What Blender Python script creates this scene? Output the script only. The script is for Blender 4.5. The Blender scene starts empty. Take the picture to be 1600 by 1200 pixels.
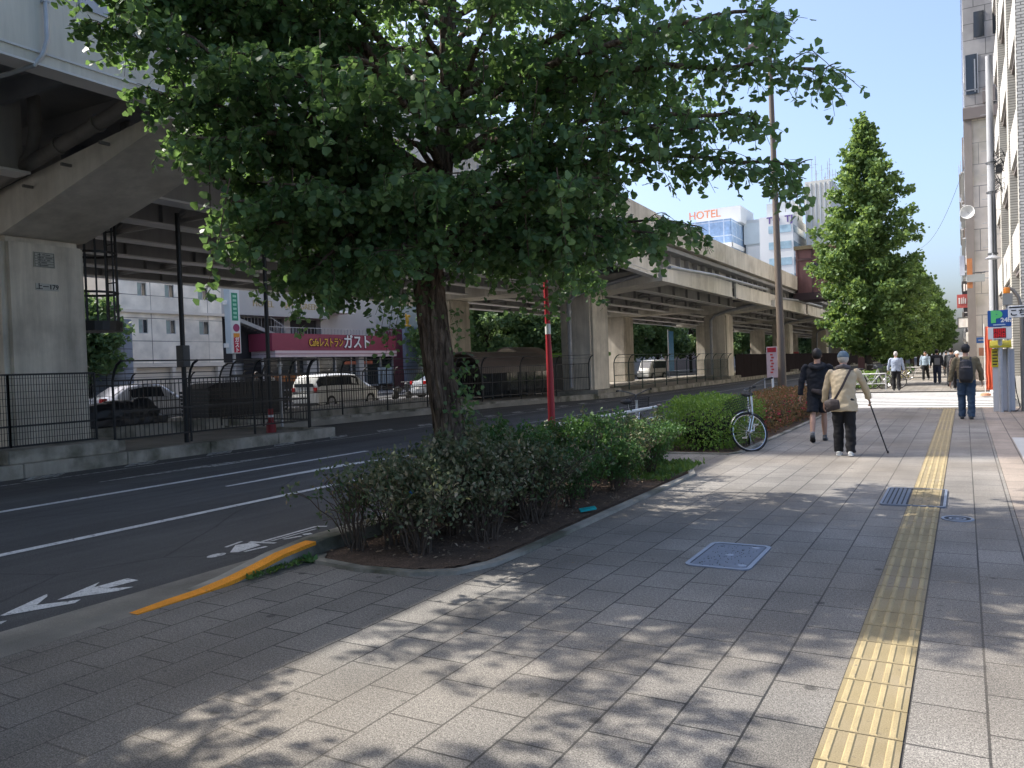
import bpy, bmesh, math, random
import numpy as np
from mathutils import Vector, Matrix, noise as mnoise
R=math.radians; PI=math.pi
S=bpy.context.scene
# ---------------- camera, world, sun, exposure ----------------
def cam_axes(yaw,pitch,roll):
    cy,sy=math.cos(yaw),math.sin(yaw)
    f=Vector((-sy*math.cos(pitch),cy*math.cos(pitch),math.sin(pitch))); r=Vector((cy,sy,0)); u=r.cross(f)
    c,s=math.cos(roll),math.sin(roll)
    return c*r+s*u, -s*r+c*u, f
cd=bpy.data.cameras.new('camera'); cam=bpy.data.objects.new('camera',cd); S.collection.objects.link(cam); S.camera=cam
r_,u_,f_=cam_axes(R(29.534),R(-1.202),-0.035)
cam.matrix_world=Matrix(((r_.x,u_.x,-f_.x,0),(r_.y,u_.y,-f_.y,0),(r_.z,u_.z,-f_.z,1.6),(0,0,0,1)))
cd.lens=28.125; cd.sensor_width=36; cd.clip_end=6000; cd.clip_start=.05
SUN_EL=47; SUN_AZ=-97   # degrees clockwise from +Y (street direction)
W=bpy.data.worlds.new('World'); S.world=W; W.use_nodes=True
nt=W.node_tree; bg=nt.nodes['Background']; sky=nt.nodes.new('ShaderNodeTexSky'); sky.sky_type='NISHITA'; sky.sun_disc=False
sky.sun_elevation=R(SUN_EL); sky.sun_rotation=R(SUN_AZ); sky.air_density=.82; sky.dust_density=4.6; sky.ozone_density=3.0
nt.links.new(sky.outputs[0],bg.inputs[0]); bg.inputs[1].default_value=.14
sd=bpy.data.lights.new('sun','SUN'); so=bpy.data.objects.new('sun',sd); S.collection.objects.link(so)
sd.energy=3.0; sd.angle=R(.55); sd.color=(1,.955,.88)
dv=Vector((math.sin(R(SUN_AZ))*math.cos(R(SUN_EL)),math.cos(R(SUN_AZ))*math.cos(R(SUN_EL)),math.sin(R(SUN_EL))))
so.rotation_euler=dv.to_track_quat('Z','Y').to_euler(); so.location=dv*60
S.view_settings.view_transform='Standard'; S.view_settings.look='None'; S.view_settings.exposure=1.45; S.view_settings.gamma=1
S.cycles.max_bounces=8; S.cycles.diffuse_bounces=4; S.cycles.transparent_max_bounces=8
rnd=random.Random(7); rng=np.random.default_rng(11)
# ---------------- materials ----------------
_M={}
def mat(name,col,rough=.75,var=.12,sc=2.,bump=0.,bsc=60.,metal=0.,streak=0.,speck=0.,spsc=250.,spec=.4,stain=None,stsc=.6,coat=0.,lane=False,worn=None):
    if name in _M: return _M[name]
    m=bpy.data.materials.new(name); m.use_nodes=True; n=m.node_tree.nodes; l=m.node_tree.links; p=n['Principled BSDF']
    p.inputs['Roughness'].default_value=rough; p.inputs['Metallic'].default_value=metal; p.inputs['Specular IOR Level'].default_value=spec
    if coat: p.inputs['Coat Weight'].default_value=coat; p.inputs['Coat Roughness'].default_value=.08
    tc=n.new('ShaderNodeTexCoord'); cur=None
    def nz(scale,detail=3,vec=None,rgh=.6):
        t=n.new('ShaderNodeTexNoise'); t.inputs['Scale'].default_value=scale; t.inputs['Detail'].default_value=detail; t.inputs['Roughness'].default_value=rgh
        l.new(vec or tc.outputs['Object'],t.inputs['Vector']); return t.outputs['Fac']
    def ramp(f,a,b,c0=0,c1=1):
        r=n.new('ShaderNodeMapRange'); r.inputs[1].default_value=a; r.inputs[2].default_value=b; r.inputs[3].default_value=c0; r.inputs[4].default_value=c1; l.new(f,r.inputs[0]); return r.outputs[0]
    def mul(c,f):
        x=n.new('ShaderNodeMix'); x.data_type='RGBA'; x.blend_type='MULTIPLY'; x.inputs[0].default_value=1; l.new(c,x.inputs[6])
        cb=n.new('ShaderNodeCombineColor'); [l.new(f,cb.inputs[i]) for i in range(3)]; l.new(cb.outputs[0],x.inputs[7]); return x.outputs[2]
    rgb=n.new('ShaderNodeRGB'); rgb.outputs[0].default_value=(*col,1); cur=rgb.outputs[0]
    if stain:
        x=n.new('ShaderNodeMix'); x.data_type='RGBA'; l.new(cur,x.inputs[6]); x.inputs[7].default_value=(*stain,1); l.new(ramp(nz(stsc,5),.45,.68),x.inputs[0]); cur=x.outputs[2]
    if var: cur=mul(cur,ramp(nz(sc,4),.25,.75,1-var,1+var))
    if streak:
        mp=n.new('ShaderNodeMapping'); mp.inputs['Scale'].default_value=(3,3,.25); l.new(tc.outputs['Object'],mp.inputs[0])
        cur=mul(cur,ramp(nz(1.,5,mp.outputs[0],.7),.35,.7,1,1-streak))
    if speck: cur=mul(cur,ramp(nz(spsc,1),.3,.7,1-speck,1+speck))
    if lane:
        mp=n.new('ShaderNodeMapping'); mp.inputs['Scale'].default_value=(1.5,.045,1); l.new(tc.outputs['Object'],mp.inputs[0]); cur=mul(cur,ramp(nz(1.,6,mp.outputs[0],.7),.34,.68,.74,1.22))
        vo=n.new('ShaderNodeTexVoronoi'); vo.feature='DISTANCE_TO_EDGE'; vo.inputs['Scale'].default_value=.35; mw=n.new('ShaderNodeMix'); mw.data_type='VECTOR'; mw.inputs[0].default_value=.12; tn=n.new('ShaderNodeTexNoise'); tn.inputs['Scale'].default_value=1.7; tn.inputs['Detail'].default_value=6; l.new(tc.outputs['Object'],tn.inputs[0]); l.new(tc.outputs['Object'],mw.inputs[4]); l.new(tn.outputs['Color'],mw.inputs[5]); l.new(mw.outputs[1],vo.inputs[0]); cur=mul(cur,ramp(vo.outputs['Distance'],.0,.006,.62,1))
    if worn:
        x=n.new('ShaderNodeMix'); x.data_type='RGBA'; l.new(cur,x.inputs[6]); x.inputs[7].default_value=(*worn[0],1); l.new(ramp(nz(worn[1],8,None,.75),worn[2],worn[2]+.06),x.inputs[0]); cur=x.outputs[2]
    l.new(cur,p.inputs['Base Color'])
    if bump:
        b=n.new('ShaderNodeBump'); b.inputs['Strength'].default_value=bump; b.inputs['Distance'].default_value=.02; l.new(nz(bsc,4),b.inputs['Height']); l.new(b.outputs[0],p.inputs['Normal'])
    _M[name]=m; return m
def leafmat(name,c1,c2,tr,trw=.35,c3=None,rough=.55):
    if name in _M: return _M[name]
    m=bpy.data.materials.new(name); m.use_nodes=True; n=m.node_tree.nodes; l=m.node_tree.links; p=n['Principled BSDF']; out=n['Material Output']
    g=n.new('ShaderNodeNewGeometry'); cr=n.new('ShaderNodeValToRGB'); l.new(g.outputs['Random Per Island'],cr.inputs[0])
    cr.color_ramp.elements[0].color=(*c1,1); cr.color_ramp.elements[1].color=(*c2,1)
    if c3:
        e=cr.color_ramp.elements.new(.86); e.color=(*c2,1); cr.color_ramp.elements[2].color=(*c3,1)
    l.new(cr.outputs[0],p.inputs['Base Color']); p.inputs['Roughness'].default_value=rough; p.inputs['Specular IOR Level'].default_value=.35
    t=n.new('ShaderNodeBsdfTranslucent'); x=n.new('ShaderNodeMix'); x.data_type='RGBA'; x.inputs[0].default_value=.5; l.new(cr.outputs[0],x.inputs[6]); x.inputs[7].default_value=(*tr,1); l.new(x.outputs[2],t.inputs[0])
    ms=n.new('ShaderNodeMixShader'); ms.inputs[0].default_value=trw; l.new(p.outputs[0],ms.inputs[1]); l.new(t.outputs[0],ms.inputs[2]); l.new(ms.outputs[0],out.inputs[0])
    _M[name]=m; return m
def gridmat(name,col,jc,w,h,js,plane='YZ',off=.5,var=.1,rough=.7,speck=0,spsc=200,bump=.4,stain=None,stsc=.5,gum=False,loc=(0,0,0)):
    """brick / panel grid: w along first axis of plane, h along second"""
    if name in _M: return _M[name]
    m=bpy.data.materials.new(name); m.use_nodes=True; n=m.node_tree.nodes; l=m.node_tree.links; p=n['Principled BSDF']; p.inputs['Roughness'].default_value=rough
    tc=n.new('ShaderNodeTexCoord'); sp=n.new('ShaderNodeSeparateXYZ'); cb=n.new('ShaderNodeCombineXYZ'); l.new(tc.outputs['Object'],sp.inputs[0])
    l.new(sp.outputs['XYZ'.index(plane[0])],cb.inputs[0]); l.new(sp.outputs['XYZ'.index(plane[1])],cb.inputs[1])
    mp=n.new('ShaderNodeMapping'); mp.inputs['Location'].default_value=loc; l.new(cb.outputs[0],mp.inputs[0])
    b=n.new('ShaderNodeTexBrick'); b.offset=off; b.inputs['Scale'].default_value=1; b.inputs['Mortar Size'].default_value=js; b.inputs['Mortar Smooth'].default_value=.1
    b.inputs['Brick Width'].default_value=w; b.inputs['Row Height'].default_value=h; b.inputs['Bias'].default_value=0
    b.inputs['Color1'].default_value=(*[c*(1-var) for c in col],1); b.inputs['Color2'].default_value=(*[c*(1+var) for c in col],1); b.inputs['Mortar'].default_value=(*jc,1)
    l.new(mp.outputs[0],b.inputs[0]); cur=b.outputs['Color']
    def nz(s,d): 
        t=n.new('ShaderNodeTexNoise'); t.inputs['Scale'].default_value=s; t.inputs['Detail'].default_value=d; l.new(tc.outputs['Object'],t.inputs[0]); return t.outputs[0]
    def mr(f,a,bb,c0,c1): 
        r=n.new('ShaderNodeMapRange'); [setattr(r.inputs[i],'default_value',v) for i,v in zip((1,2,3,4),(a,bb,c0,c1))]; l.new(f,r.inputs[0]); return r.outputs[0]
    def mix(c,f,c2=None,mode='MULTIPLY'):
        x=n.new('ShaderNodeMix'); x.data_type='RGBA'; x.blend_type=mode; l.new(c,x.inputs[6])
        if c2 is None:
            x.inputs[0].default_value=1; k=n.new('ShaderNodeCombineColor'); [l.new(f,k.inputs[i]) for i in range(3)]; l.new(k.outputs[0],x.inputs[7])
        else: x.inputs[7].default_value=(*c2,1); l.new(f,x.inputs[0])
        return x.outputs[2]
    if stain: cur=mix(cur,mr(nz(stsc,5),.42,.66,0,.75),stain,'MIX')
    cur=mix(cur,mr(nz(1.3,6),.3,.7,.82,1.18))
    if speck:
        cur=mix(cur,mr(nz(spsc,2),.38,.62,1-speck,1+speck)); cur=mix(cur,mr(nz(spsc*.35,1),.35,.65,1-speck*.35,1+speck*.35))
    if gum:
        for sc_,th,dk in ((2.3,.055,.45),(5.1,.05,.6)):
            vo=n.new('ShaderNodeTexVoronoi'); vo.inputs['Scale'].default_value=sc_; l.new(tc.outputs['Object'],vo.inputs[0]); cur=mix(cur,mr(vo.outputs['Distance'],th,th+.03,dk,1))
        m2=n.new('ShaderNodeMapping'); m2.inputs['Scale'].default_value=(.9,.12,1); l.new(tc.outputs['Object'],m2.inputs[0]); t9=n.new('ShaderNodeTexNoise'); t9.inputs['Scale'].default_value=1.4; t9.inputs['Detail'].default_value=6; l.new(m2.outputs[0],t9.inputs[0]); cur=mix(cur,mr(t9.outputs[0],.35,.68,1.12,.78))
    l.new(cur,p.inputs['Base Color'])
    if bump:
        bp=n.new('ShaderNodeBump'); bp.inputs['Strength'].default_value=bump; bp.inputs['Distance'].default_value=.006; bp.invert=True; l.new(b.outputs['Fac'],bp.inputs['Height']); l.new(bp.outputs[0],p.inputs['Normal'])
    _M[name]=m; return m
# ---------------- mesh builder ----------------
def wloc(o):
    v=Vector((0,0,0))
    while o is not None: v+=o.location; o=o.parent
    return v
def tag(o,label=None,cat=None,group=None,kind=None):
    if label: o['label']=label
    if cat: o['category']=cat
    if group: o['group']=group
    if kind: o['kind']=kind
    return o
def thing(name,label,cat,loc=(0,0,0),rz=0,group=None):
    o=bpy.data.objects.new(name,None); S.collection.objects.link(o); o.location=loc; o.rotation_euler=(0,0,rz); o.empty_display_size=.2
    return tag(o,label,cat,group)
def copy_tree(o,parent=None):
    c=o.copy(); S.collection.objects.link(c); c.parent=parent
    for ch in [x for x in S.objects if x.parent==o]: copy_tree(ch,c)
    return c
def link(name,me,m,parent=None):
    o=bpy.data.objects.new(name,me); S.collection.objects.link(o)
    if parent is not None: o.parent=parent
    for k in (m if isinstance(m,(list,tuple)) else [m]): me.materials.append(k)
    return o
class MB:
    def __init__(s): s.v=[]; s.f=[]; s.mi=[]; s.cm=0
    def add(s,vs,fs):
        n=len(s.v); s.v.extend([tuple(v) for v in vs]); s.f.extend([tuple(i+n for i in f) for f in fs]); s.mi.extend([s.cm]*len(fs)); return s
    def box(s,x0,x1,y0,y1,z0,z1):
        return s.add([(x0,y0,z0),(x1,y0,z0),(x1,y1,z0),(x0,y1,z0),(x0,y0,z1),(x1,y0,z1),(x1,y1,z1),(x0,y1,z1)],[(0,3,2,1),(4,5,6,7),(0,1,5,4),(1,2,6,5),(2,3,7,6),(3,0,4,7)])
    def bar(s,p,q,w,h,up=(0,0,1)):
        p=Vector(p);q=Vector(q);d=(q-p).normalized();a=d.cross(Vector(up))
        if a.length<1e-4: a=d.cross(Vector((1,0,0)))
        a.normalize(); b=a.cross(d)
        vs=[]
        for c in (p,q):
            for i,j in ((-1,-1),(1,-1),(1,1),(-1,1)): vs.append(c+a*w/2*i+b*h/2*j)
        return s.add(vs,[(0,1,2,3),(7,6,5,4),(0,4,5,1),(1,5,6,2),(2,6,7,3),(3,7,4,0)])
    def tube(s,pts,r,n=8,side=None,caps=True):
        pts=[Vector(p) for p in pts]; k=len(pts)
        if not isinstance(r,(list,tuple)): r=[r]*k
        vs=[];pa=None
        for i,p in enumerate(pts):
            d=(pts[min(i+1,k-1)]-pts[max(i-1,0)]).normalized()
            if side is not None: a=Vector(side)-d*d.dot(Vector(side))
            elif pa is None:
                a=d.cross(Vector((0,0,1)))
                if a.length<.05: a=d.cross(Vector((1,0,0)))
            else: a=pa-d*d.dot(pa)
            a.normalize(); pa=a; b=d.cross(a)
            ra,rb=(r[i] if isinstance(r[i],(list,tuple)) else (r[i],r[i]))
            for j in range(n):
                t=2*PI*j/n; vs.append(p+a*ra*math.cos(t)+b*rb*math.sin(t))
        fs=[(i*n+j,i*n+(j+1)%n,(i+1)*n+(j+1)%n,(i+1)*n+j) for i in range(k-1) for j in range(n)]
        if caps: fs+=[tuple(range(n-1,-1,-1)),tuple(range((k-1)*n,k*n))]
        return s.add(vs,fs)
    def ell(s,c,r,n=12,m=8,rot=None):
        vs=[];c=Vector(c)
        for i in range(m+1):
            t=PI*i/m
            for j in range(n):
                p=2*PI*j/n; v=Vector((r[0]*math.sin(t)*math.cos(p),r[1]*math.sin(t)*math.sin(p),r[2]*math.cos(t)))
                if rot: v=rot@v
                vs.append(c+v)
        return s.add(vs,[(i*n+j,(i+1)*n+j,(i+1)*n+(j+1)%n,i*n+(j+1)%n) for i in range(m) for j in range(n)])
    def lathe(s,prof,n=20,c=(0,0,0)):
        vs=[(c[0]+r*math.cos(2*PI*j/n),c[1]+r*math.sin(2*PI*j/n),c[2]+z) for r,z in prof for j in range(n)]
        return s.add(vs,[(i*n+j,i*n+(j+1)%n,(i+1)*n+(j+1)%n,(i+1)*n+j) for i in range(len(prof)-1) for j in range(n)])
    def prism(s,poly,ax,a,b):
        """poly 2d in the other two axes (cyclic order), extruded along ax"""
        def mk(u,v,w): return {'x':(w,u,v),'y':(u,w,v),'z':(u,v,w)}[ax]
        n=len(poly); vs=[mk(u,v,a) for u,v in poly]+[mk(u,v,b) for u,v in poly]
        return s.add(vs,[tuple(range(n)),tuple(range(2*n-1,n-1,-1))]+[(i,i+n,(i+1)%n+n,(i+1)%n) for i in range(n)])
    def build(s,name,m,parent=None,world=False,smooth=False,bevel=0,recalc=True):
        off=wloc(parent) if (world and parent is not None) else Vector((0,0,0))
        me=bpy.data.meshes.new(name); me.from_pydata([(v[0]-off.x,v[1]-off.y,v[2]-off.z) for v in s.v],[],s.f); me.update()
        if any(s.mi): me.polygons.foreach_set('material_index',s.mi)
        if recalc or bevel:
            bm=bmesh.new(); bm.from_mesh(me); bmesh.ops.recalc_face_normals(bm,faces=bm.faces)
            if bevel: bmesh.ops.bevel(bm,geom=[e for e in bm.edges if len(e.link_faces)==2 and e.calc_face_angle(0)>.5],offset=bevel,segments=2,affect='EDGES',clamp_overlap=True)
            bm.to_mesh(me); bm.free()
        if smooth:
            me.polygons.foreach_set('use_smooth',[True]*len(me.polygons))
            if smooth!='all': me.set_sharp_from_angle(angle=R(40))
        return link(name,me,m,parent)
def quadsheet(name,pts,z,m,parent=None,world=False):
    return MB().add([(x,y,z) for x,y in pts],[tuple(range(len(pts)))]).build(name,m,parent,world,recalc=False)
def npmesh(name,V,F,m,parent=None,smooth=False,mi=None):
    me=bpy.data.meshes.new(name); V=np.asarray(V,np.float32); F=np.asarray(F,np.int32); k=F.shape[1]
    me.vertices.add(len(V)); me.vertices.foreach_set('co',V.ravel()); me.loops.add(F.size); me.loops.foreach_set('vertex_index',F.ravel())
    me.polygons.add(len(F)); me.polygons.foreach_set('loop_start',np.arange(0,F.size,k,dtype=np.int32)); me.polygons.foreach_set('loop_total',np.full(len(F),k,np.int32))
    me.update(calc_edges=True); me.validate()
    if smooth: me.polygons.foreach_set('use_smooth',[True]*len(F))
    return link(name,me,m,parent)
def text(body,size,loc,rot,m,parent=None,name='lettering',ext=.006,align='CENTER',sx=1.,world=True,bold=0.,spacing=1.):
    c=bpy.data.curves.new('lettering','FONT'); c.body=body; c.size=size; c.extrude=ext; c.align_x=align; c.align_y='CENTER'; c.offset=bold; c.resolution_u=3; c.space_character=spacing
    o=bpy.data.objects.new('tmp_text',c); S.collection.objects.link(o); bpy.context.view_layer.update()
    me=bpy.data.meshes.new_from_object(o.evaluated_get(bpy.context.evaluated_depsgraph_get())); bpy.data.objects.remove(o)
    me.transform(Matrix.Diagonal((sx,1,1,1))); me.transform(Matrix(rot).to_4x4() if not isinstance(rot,Matrix) else rot.to_4x4())
    me.name=name; me.materials.clear(); q=link(name,me,m,parent); q.location=Vector(loc)-(wloc(parent) if world and parent is not None else Vector((0,0,0)))
    return q
ROT_NY=Matrix(((1,0,0),(0,0,-1),(0,1,0)))      # text faces -Y (towards camera), reads left to right along +X
ROT_PX=Matrix(((0,0,1),(1,0,0),(0,1,0)))       # text faces +X, reads along +Y
def remesh(mb,voxel,name,m,parent=None,sm=3,disp=0,dsc=.15,world=False,seed=0):
    o=mb.build(name,m,parent,world=world); me0=o.data
    md=o.modifiers.new('r','REMESH'); md.mode='VOXEL'; md.voxel_size=voxel; md.use_smooth_shade=True
    s=o.modifiers.new('s','SMOOTH'); s.iterations=sm; s.factor=.6
    bpy.context.view_layer.update()
    me=bpy.data.meshes.new_from_object(o.evaluated_get(bpy.context.evaluated_depsgraph_get())); o.modifiers.clear(); o.data=me; me.name=name
    if disp:
        n=len(me.vertices); co=np.empty(n*3,np.float32); no=np.empty(n*3,np.float32); me.vertices.foreach_get('co',co); me.vertices.foreach_get('normal',no); co=co.reshape(-1,3); no=no.reshape(-1,3)
        d=np.array([mnoise.noise(Vector((c[0]/dsc+seed,c[1]/dsc,c[2]/dsc*1.6)))+.5*mnoise.noise(Vector((c[0]/dsc*2.3,c[1]/dsc*2.3+seed,c[2]/dsc*3))) for c in co]); co+=no*(d*disp)[:,None]; me.vertices.foreach_set('co',co.ravel())
    me.polygons.foreach_set('use_smooth',[True]*len(me.polygons)); bpy.data.meshes.remove(me0); return o
# ---------------- shared materials ----------------
CONC=mat('concrete',(.74,.68,.58),.85,.13,1.2,.15,30,streak=.34,speck=.08,stain=(.55,.50,.42),stsc=.8)
CONCD=mat('old_kerb_concrete',(.36,.335,.285),.9,.22,2.5,.3,40,streak=.25,speck=.12,stain=(.10,.10,.07),stsc=1.3)
STEELP=mat('bridge_beige_paint',(.70,.66,.58),.6,.08,.7,streak=.25,stain=(.46,.42,.35),stsc=.5)
GIRD=mat('girder_grey_paint',(.34,.335,.33),.55,.15,1.0,streak=.2)
FLNG=mat('flange_paint',(.62,.61,.60),.5,.1,1.)
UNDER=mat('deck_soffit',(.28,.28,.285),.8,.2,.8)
BLACK=mat('black_paint',(.018,.019,.021),.45,.1,5)
DKGREY=mat('dark_grey_metal',(.07,.075,.08),.5,.15,5)
GALV=mat('galvanised_steel',(.42,.43,.45),.45,.12,6,metal=.5)
WHITE=mat('white_paint',(.72,.72,.70),.55,.06,3)
RWHITE=mat('road_paint',(.60,.60,.59),.8,.16,4,speck=.25,spsc=90,worn=((.16,.16,.16),14,.57))
RWORN=mat('worn_road_paint',(.38,.38,.36),.85,.3,3,speck=.35,spsc=70,worn=((.09,.09,.09),9,.50))
ORNG=mat('orange_paint',(.80,.30,.02),.75,.14,8,speck=.2,spsc=120,worn=((.25,.20,.13),16,.62))
ASPH=mat('asphalt',(.092,.091,.090),.9,.16,.6,.35,220,speck=.5,spsc=130,stain=(.10,.10,.098),stsc=.35,spec=.25,lane=True)
RED=mat('red_paint',(.36,.02,.03),.45,.1,4)
def barkmat():
    m=bpy.data.materials.new('bark'); m.use_nodes=True; n=m.node_tree.nodes; l=m.node_tree.links; p=n['Principled BSDF']; p.inputs['Roughness'].default_value=.95; p.inputs['Specular IOR Level'].default_value=.2
    tc=n.new('ShaderNodeTexCoord'); mp=n.new('ShaderNodeMapping'); mp.inputs['Scale'].default_value=(24,24,3.6); l.new(tc.outputs['Object'],mp.inputs[0])
    a=n.new('ShaderNodeTexNoise'); a.inputs['Scale'].default_value=1.; a.inputs['Detail'].default_value=8; a.inputs['Roughness'].default_value=.65; a.inputs['Distortion'].default_value=.6; l.new(mp.outputs[0],a.inputs[0])
    r=n.new('ShaderNodeValToRGB'); e=r.color_ramp.elements; e[0].position=.36; e[0].color=(.030,.022,.017,1); e[1].position=.66; e[1].color=(.25,.195,.15,1); k=e.new(.5); k.color=(.12,.09,.068,1); l.new(a.outputs[0],r.inputs[0]); l.new(r.outputs[0],p.inputs['Base Color'])
    b=n.new('ShaderNodeBump'); b.inputs['Strength'].default_value=1; b.inputs['Distance'].default_value=.03; l.new(a.outputs[0],b.inputs['Height']); l.new(b.outputs[0],p.inputs['Normal']); return m
BARK=barkmat()
BARKD=mat('dark_bark',(.05,.042,.036),.95,.3,6,.5,30)
TWIG=mat('twig_bark',(.085,.062,.045),.9,.2,12)
GLASSD=mat('dark_glass',(.022,.028,.034),.08,.1,.5,spec=.8)
SOIL=mat('soil',(.10,.066,.044),.98,.35,7,.9,45,speck=.4,spsc=70)
RUBBER=mat('rubber',(.022,.022,.024),.8,.1,8)
CHROME=mat('chrome',(.62,.62,.62),.25,.05,5,metal=1)
SKIN=mat('skin',(.42,.25,.18),.55,.06,8)
HAIRB=mat('black_hair',(.015,.013,.012),.55,.2,60,.3,90)
HAIRG=mat('grey_hair',(.42,.40,.37),.6,.2,50,.3,90)
PAVE=gridmat('paving_slabs',(.20,.186,.166),(.030,.029,.028),.45,.305,.006,'YX',.5,.12,.8,gum=True,speck=.5,spsc=150,stain=(.155,.13,.10),stsc=.30,loc=(0,-.057,0))
PAVET=gridmat('tan_slabs',(.26,.215,.175),(.06,.05,.042),.6,.3,.007,'YX',.5,.08,.8,speck=.25,spsc=210,gum=True,loc=(0,-.095,0))
# ---------------- ground, road, pavements ----------------
def struct(o): o['kind']='structure'; return o
struct(quadsheet('ground',[(-1500,-300),(1500,-300),(1500,3000),(-1500,3000)],-.16,mat('far_ground',(.10,.10,.095),.95,.2,.2)))
struct(quadsheet('road',[(-18.9,-40),(-5.36,-40),(-5.36,600),(-18.9,600)],-.045,ASPH))
struct(quadsheet('side_road',[(-5.36,26.6),(60,26.6),(60,37.4),(-5.36,37.4)],-.041,ASPH))
b=MB(); b.box(-4.95,.40,-14,26.5,-.15,0); b.box(-4.95,.40,37.5,420,-.15,0); struct(b.build('pavement',PAVE))
b=MB(); b.box(.404,9,-14,26.5,-.15,.002); b.box(.404,9,37.5,420,-.15,.002); struct(b.build('forecourt_paving',PAVET))
struct(quadsheet('painted_bay',[(.72,12.5),(6,12.5),(6,17.1),(.72,17.1)],.006,mat('pale_paint',(.42,.42,.40),.8,.08,2,speck=.1)))
b=MB(); b.prism([(-5.60,-.05),(-5.60,-.036),(-5.2,.0),(-4.955,.0),(-4.955,-.05)],'y',-14,4.0); b.prism([(-5.60,-.05),(-5.60,-.036),(-5.3,-.02),(-5.2,-.02),(-5.2,-.05)],'y',4.0,26.4)
struct(b.build('gutter',mat('gutter_concrete',(.24,.225,.19),.9,.18,1.5,.2,60,speck=.3,spsc=170,stain=(.15,.14,.12),stsc=.8)))
# near kerb: a stone that rises from the dropped crossing
def kerb(name,ys,m):
    b=MB(); vs=[];fs=[]
    for i,(y,z) in enumerate(ys):
        vs+=[(-5.2,y,-.06),(-5.19,y,z-.01),(-5.17,y,z),(-4.97,y,z),(-4.95,y,z-.01),(-4.95,y,-.06)]
    k=len(ys)
    for i in range(k-1):
        for j in range(6): fs.append((i*6+j,i*6+(j+1)%6,(i+1)*6+(j+1)%6,(i+1)*6+j))
    fs+=[tuple(range(5,-1,-1)),tuple(range((k-1)*6,k*6))]
    return struct(b.add(vs,fs).build(name,m))
kerb('kerb',[(4.002,.004),(4.3,.03),(4.8,.11),(5.3,.15),(6,.155)],CONCD)
y=6.012
while y<26: kerb('kerb',[(y,.155),(min(y+.988,26.4),.155)],CONCD); y+=1.0
y=37.6
while y<75: kerb('kerb',[(y,.155),(y+1.988,.155)],CONCD); y+=2.0
kerb('kerb',[(75.7,.155),(400,.155)],CONCD)
b=MB(); vs=[];fs=[]
ol=[(3.43,.006),(3.75,.008),(4.02,.012),(4.3,.036),(4.55,.073),(4.8,.116),(5.05,.137),(5.17,.144)]
for i,(y,z) in enumerate(ol):
    w=.055 if i not in(0,) else .02
    vs+=[(-5.01-w,y,z),(-4.945,y,z),(-4.944,y,z-.03)]
for i in range(len(ol)-1): fs+=[(i*3,i*3+1,i*3+4,i*3+3),(i*3+1,i*3+2,i*3+5,i*3+4)]
struct(b.add(vs,fs).build('kerb_marking',ORNG,recalc=False))
# tactile strip with raised ribs
TACT=mat('tactile_yellow',(.27,.215,.115),.8,.25,2.2,worn=((.15,.12,.08),18,.60),speck=.18,spsc=160,stain=(.22,.18,.12),stsc=1.1)
b=MB(); yy=-3.0
tb=MB()
while yy<25.3:
    tb.box(-.553,-.253,yy+.004,yy+.296,.001,.006)
    for k in range(4):
        x=-.553+.0375+k*.075
        b.add([(x-.016,yy+.012,.006),(x+.016,yy+.012,.006),(x+.016,yy+.288,.006),(x-.016,yy+.288,.006),(x-.010,yy+.02,.0115),(x+.010,yy+.02,.0115),(x+.010,yy+.28,.0115),(x-.010,yy+.28,.0115)],[(4,5,6,7),(0,1,5,4),(1,2,6,5),(2,3,7,6),(3,0,4,7)])
    yy+=.3
for i in range(4):
    x0=-1.0+i*.3; tb.box(x0+.003,x0+.297,25.45,25.745,.001,.006)
    for a in range(5):
        for c in range(5): b.box(x0+.04+a*.055,x0+.065+a*.055,25.48+c*.055,25.505+c*.055,.006,.011)
o=tb.build('tactile_paving',TACT); struct(o); struct(b.build('tactile_ribs',mat('tactile_rib_yellow',(.34,.27,.145),.75,.2,3,worn=((.20,.17,.12),22,.62),speck=.15,spsc=160)))
# covers in the pavement
def rounded(x0,x1,y0,y1,r,n=5):
    P=[]
    for cx,cy,a in ((x1-r,y1-r,0),(x0+r,y1-r,90),(x0+r,y0+r,180),(x1-r,y0+r,270)):
        for i in range(n+1): t=R(a+90*i/n); P.append((cx+r*math.cos(t),cy+r*math.sin(t)))
    return P
IRON=mat('cast_iron',(.10,.12,.16),.5,.2,14,metal=.4); IRONL=mat('worn_iron_rim',(.24,.27,.33),.42,.12,10,metal=.5); PIT=mat('cover_recess',(.03,.035,.045),.8,.1,9)
t=thing('drain_cover','blue grey slotted iron cover lying alone in the open paving left of the tactile strip','cover',(-1.7,6.45,0))
MB().prism(rounded(-1.95,-1.45,6.07,6.93,.07),'z',.001,.0045).build('cover_plate',PIT,t,True)
o=rounded(-1.955,-1.445,6.065,6.935,.075); i_=rounded(-1.92,-1.48,6.105,6.895,.045); n=len(o)
MB().add([(x,y,.010) for x,y in o]+[(x,y,.010) for x,y in i_]+[(x,y,0) for x,y in o]+[(x,y,.004) for x,y in i_],[(k,(k+1)%n,n+(k+1)%n,n+k) for k in range(n)]+[(k,2*n+k,2*n+(k+1)%n,(k+1)%n) for k in range(n)]+[(n+k,n+(k+1)%n,3*n+(k+1)%n,3*n+k) for k in range(n)]).build('rim',IRONL,t,True)
b=MB(); yy=6.125
while yy<6.88:
    cs=[-1.915]+sorted(rnd.uniform(-1.87,-1.53) for _ in range(3))+[-1.485]
    for x0,x1 in zip(cs[:-1],cs[1:]):
        if x1-x0>.03: b.box(x0+.004,x1-.004,yy,yy+.013,.0045,.0075)
    yy+=.0245
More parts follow.
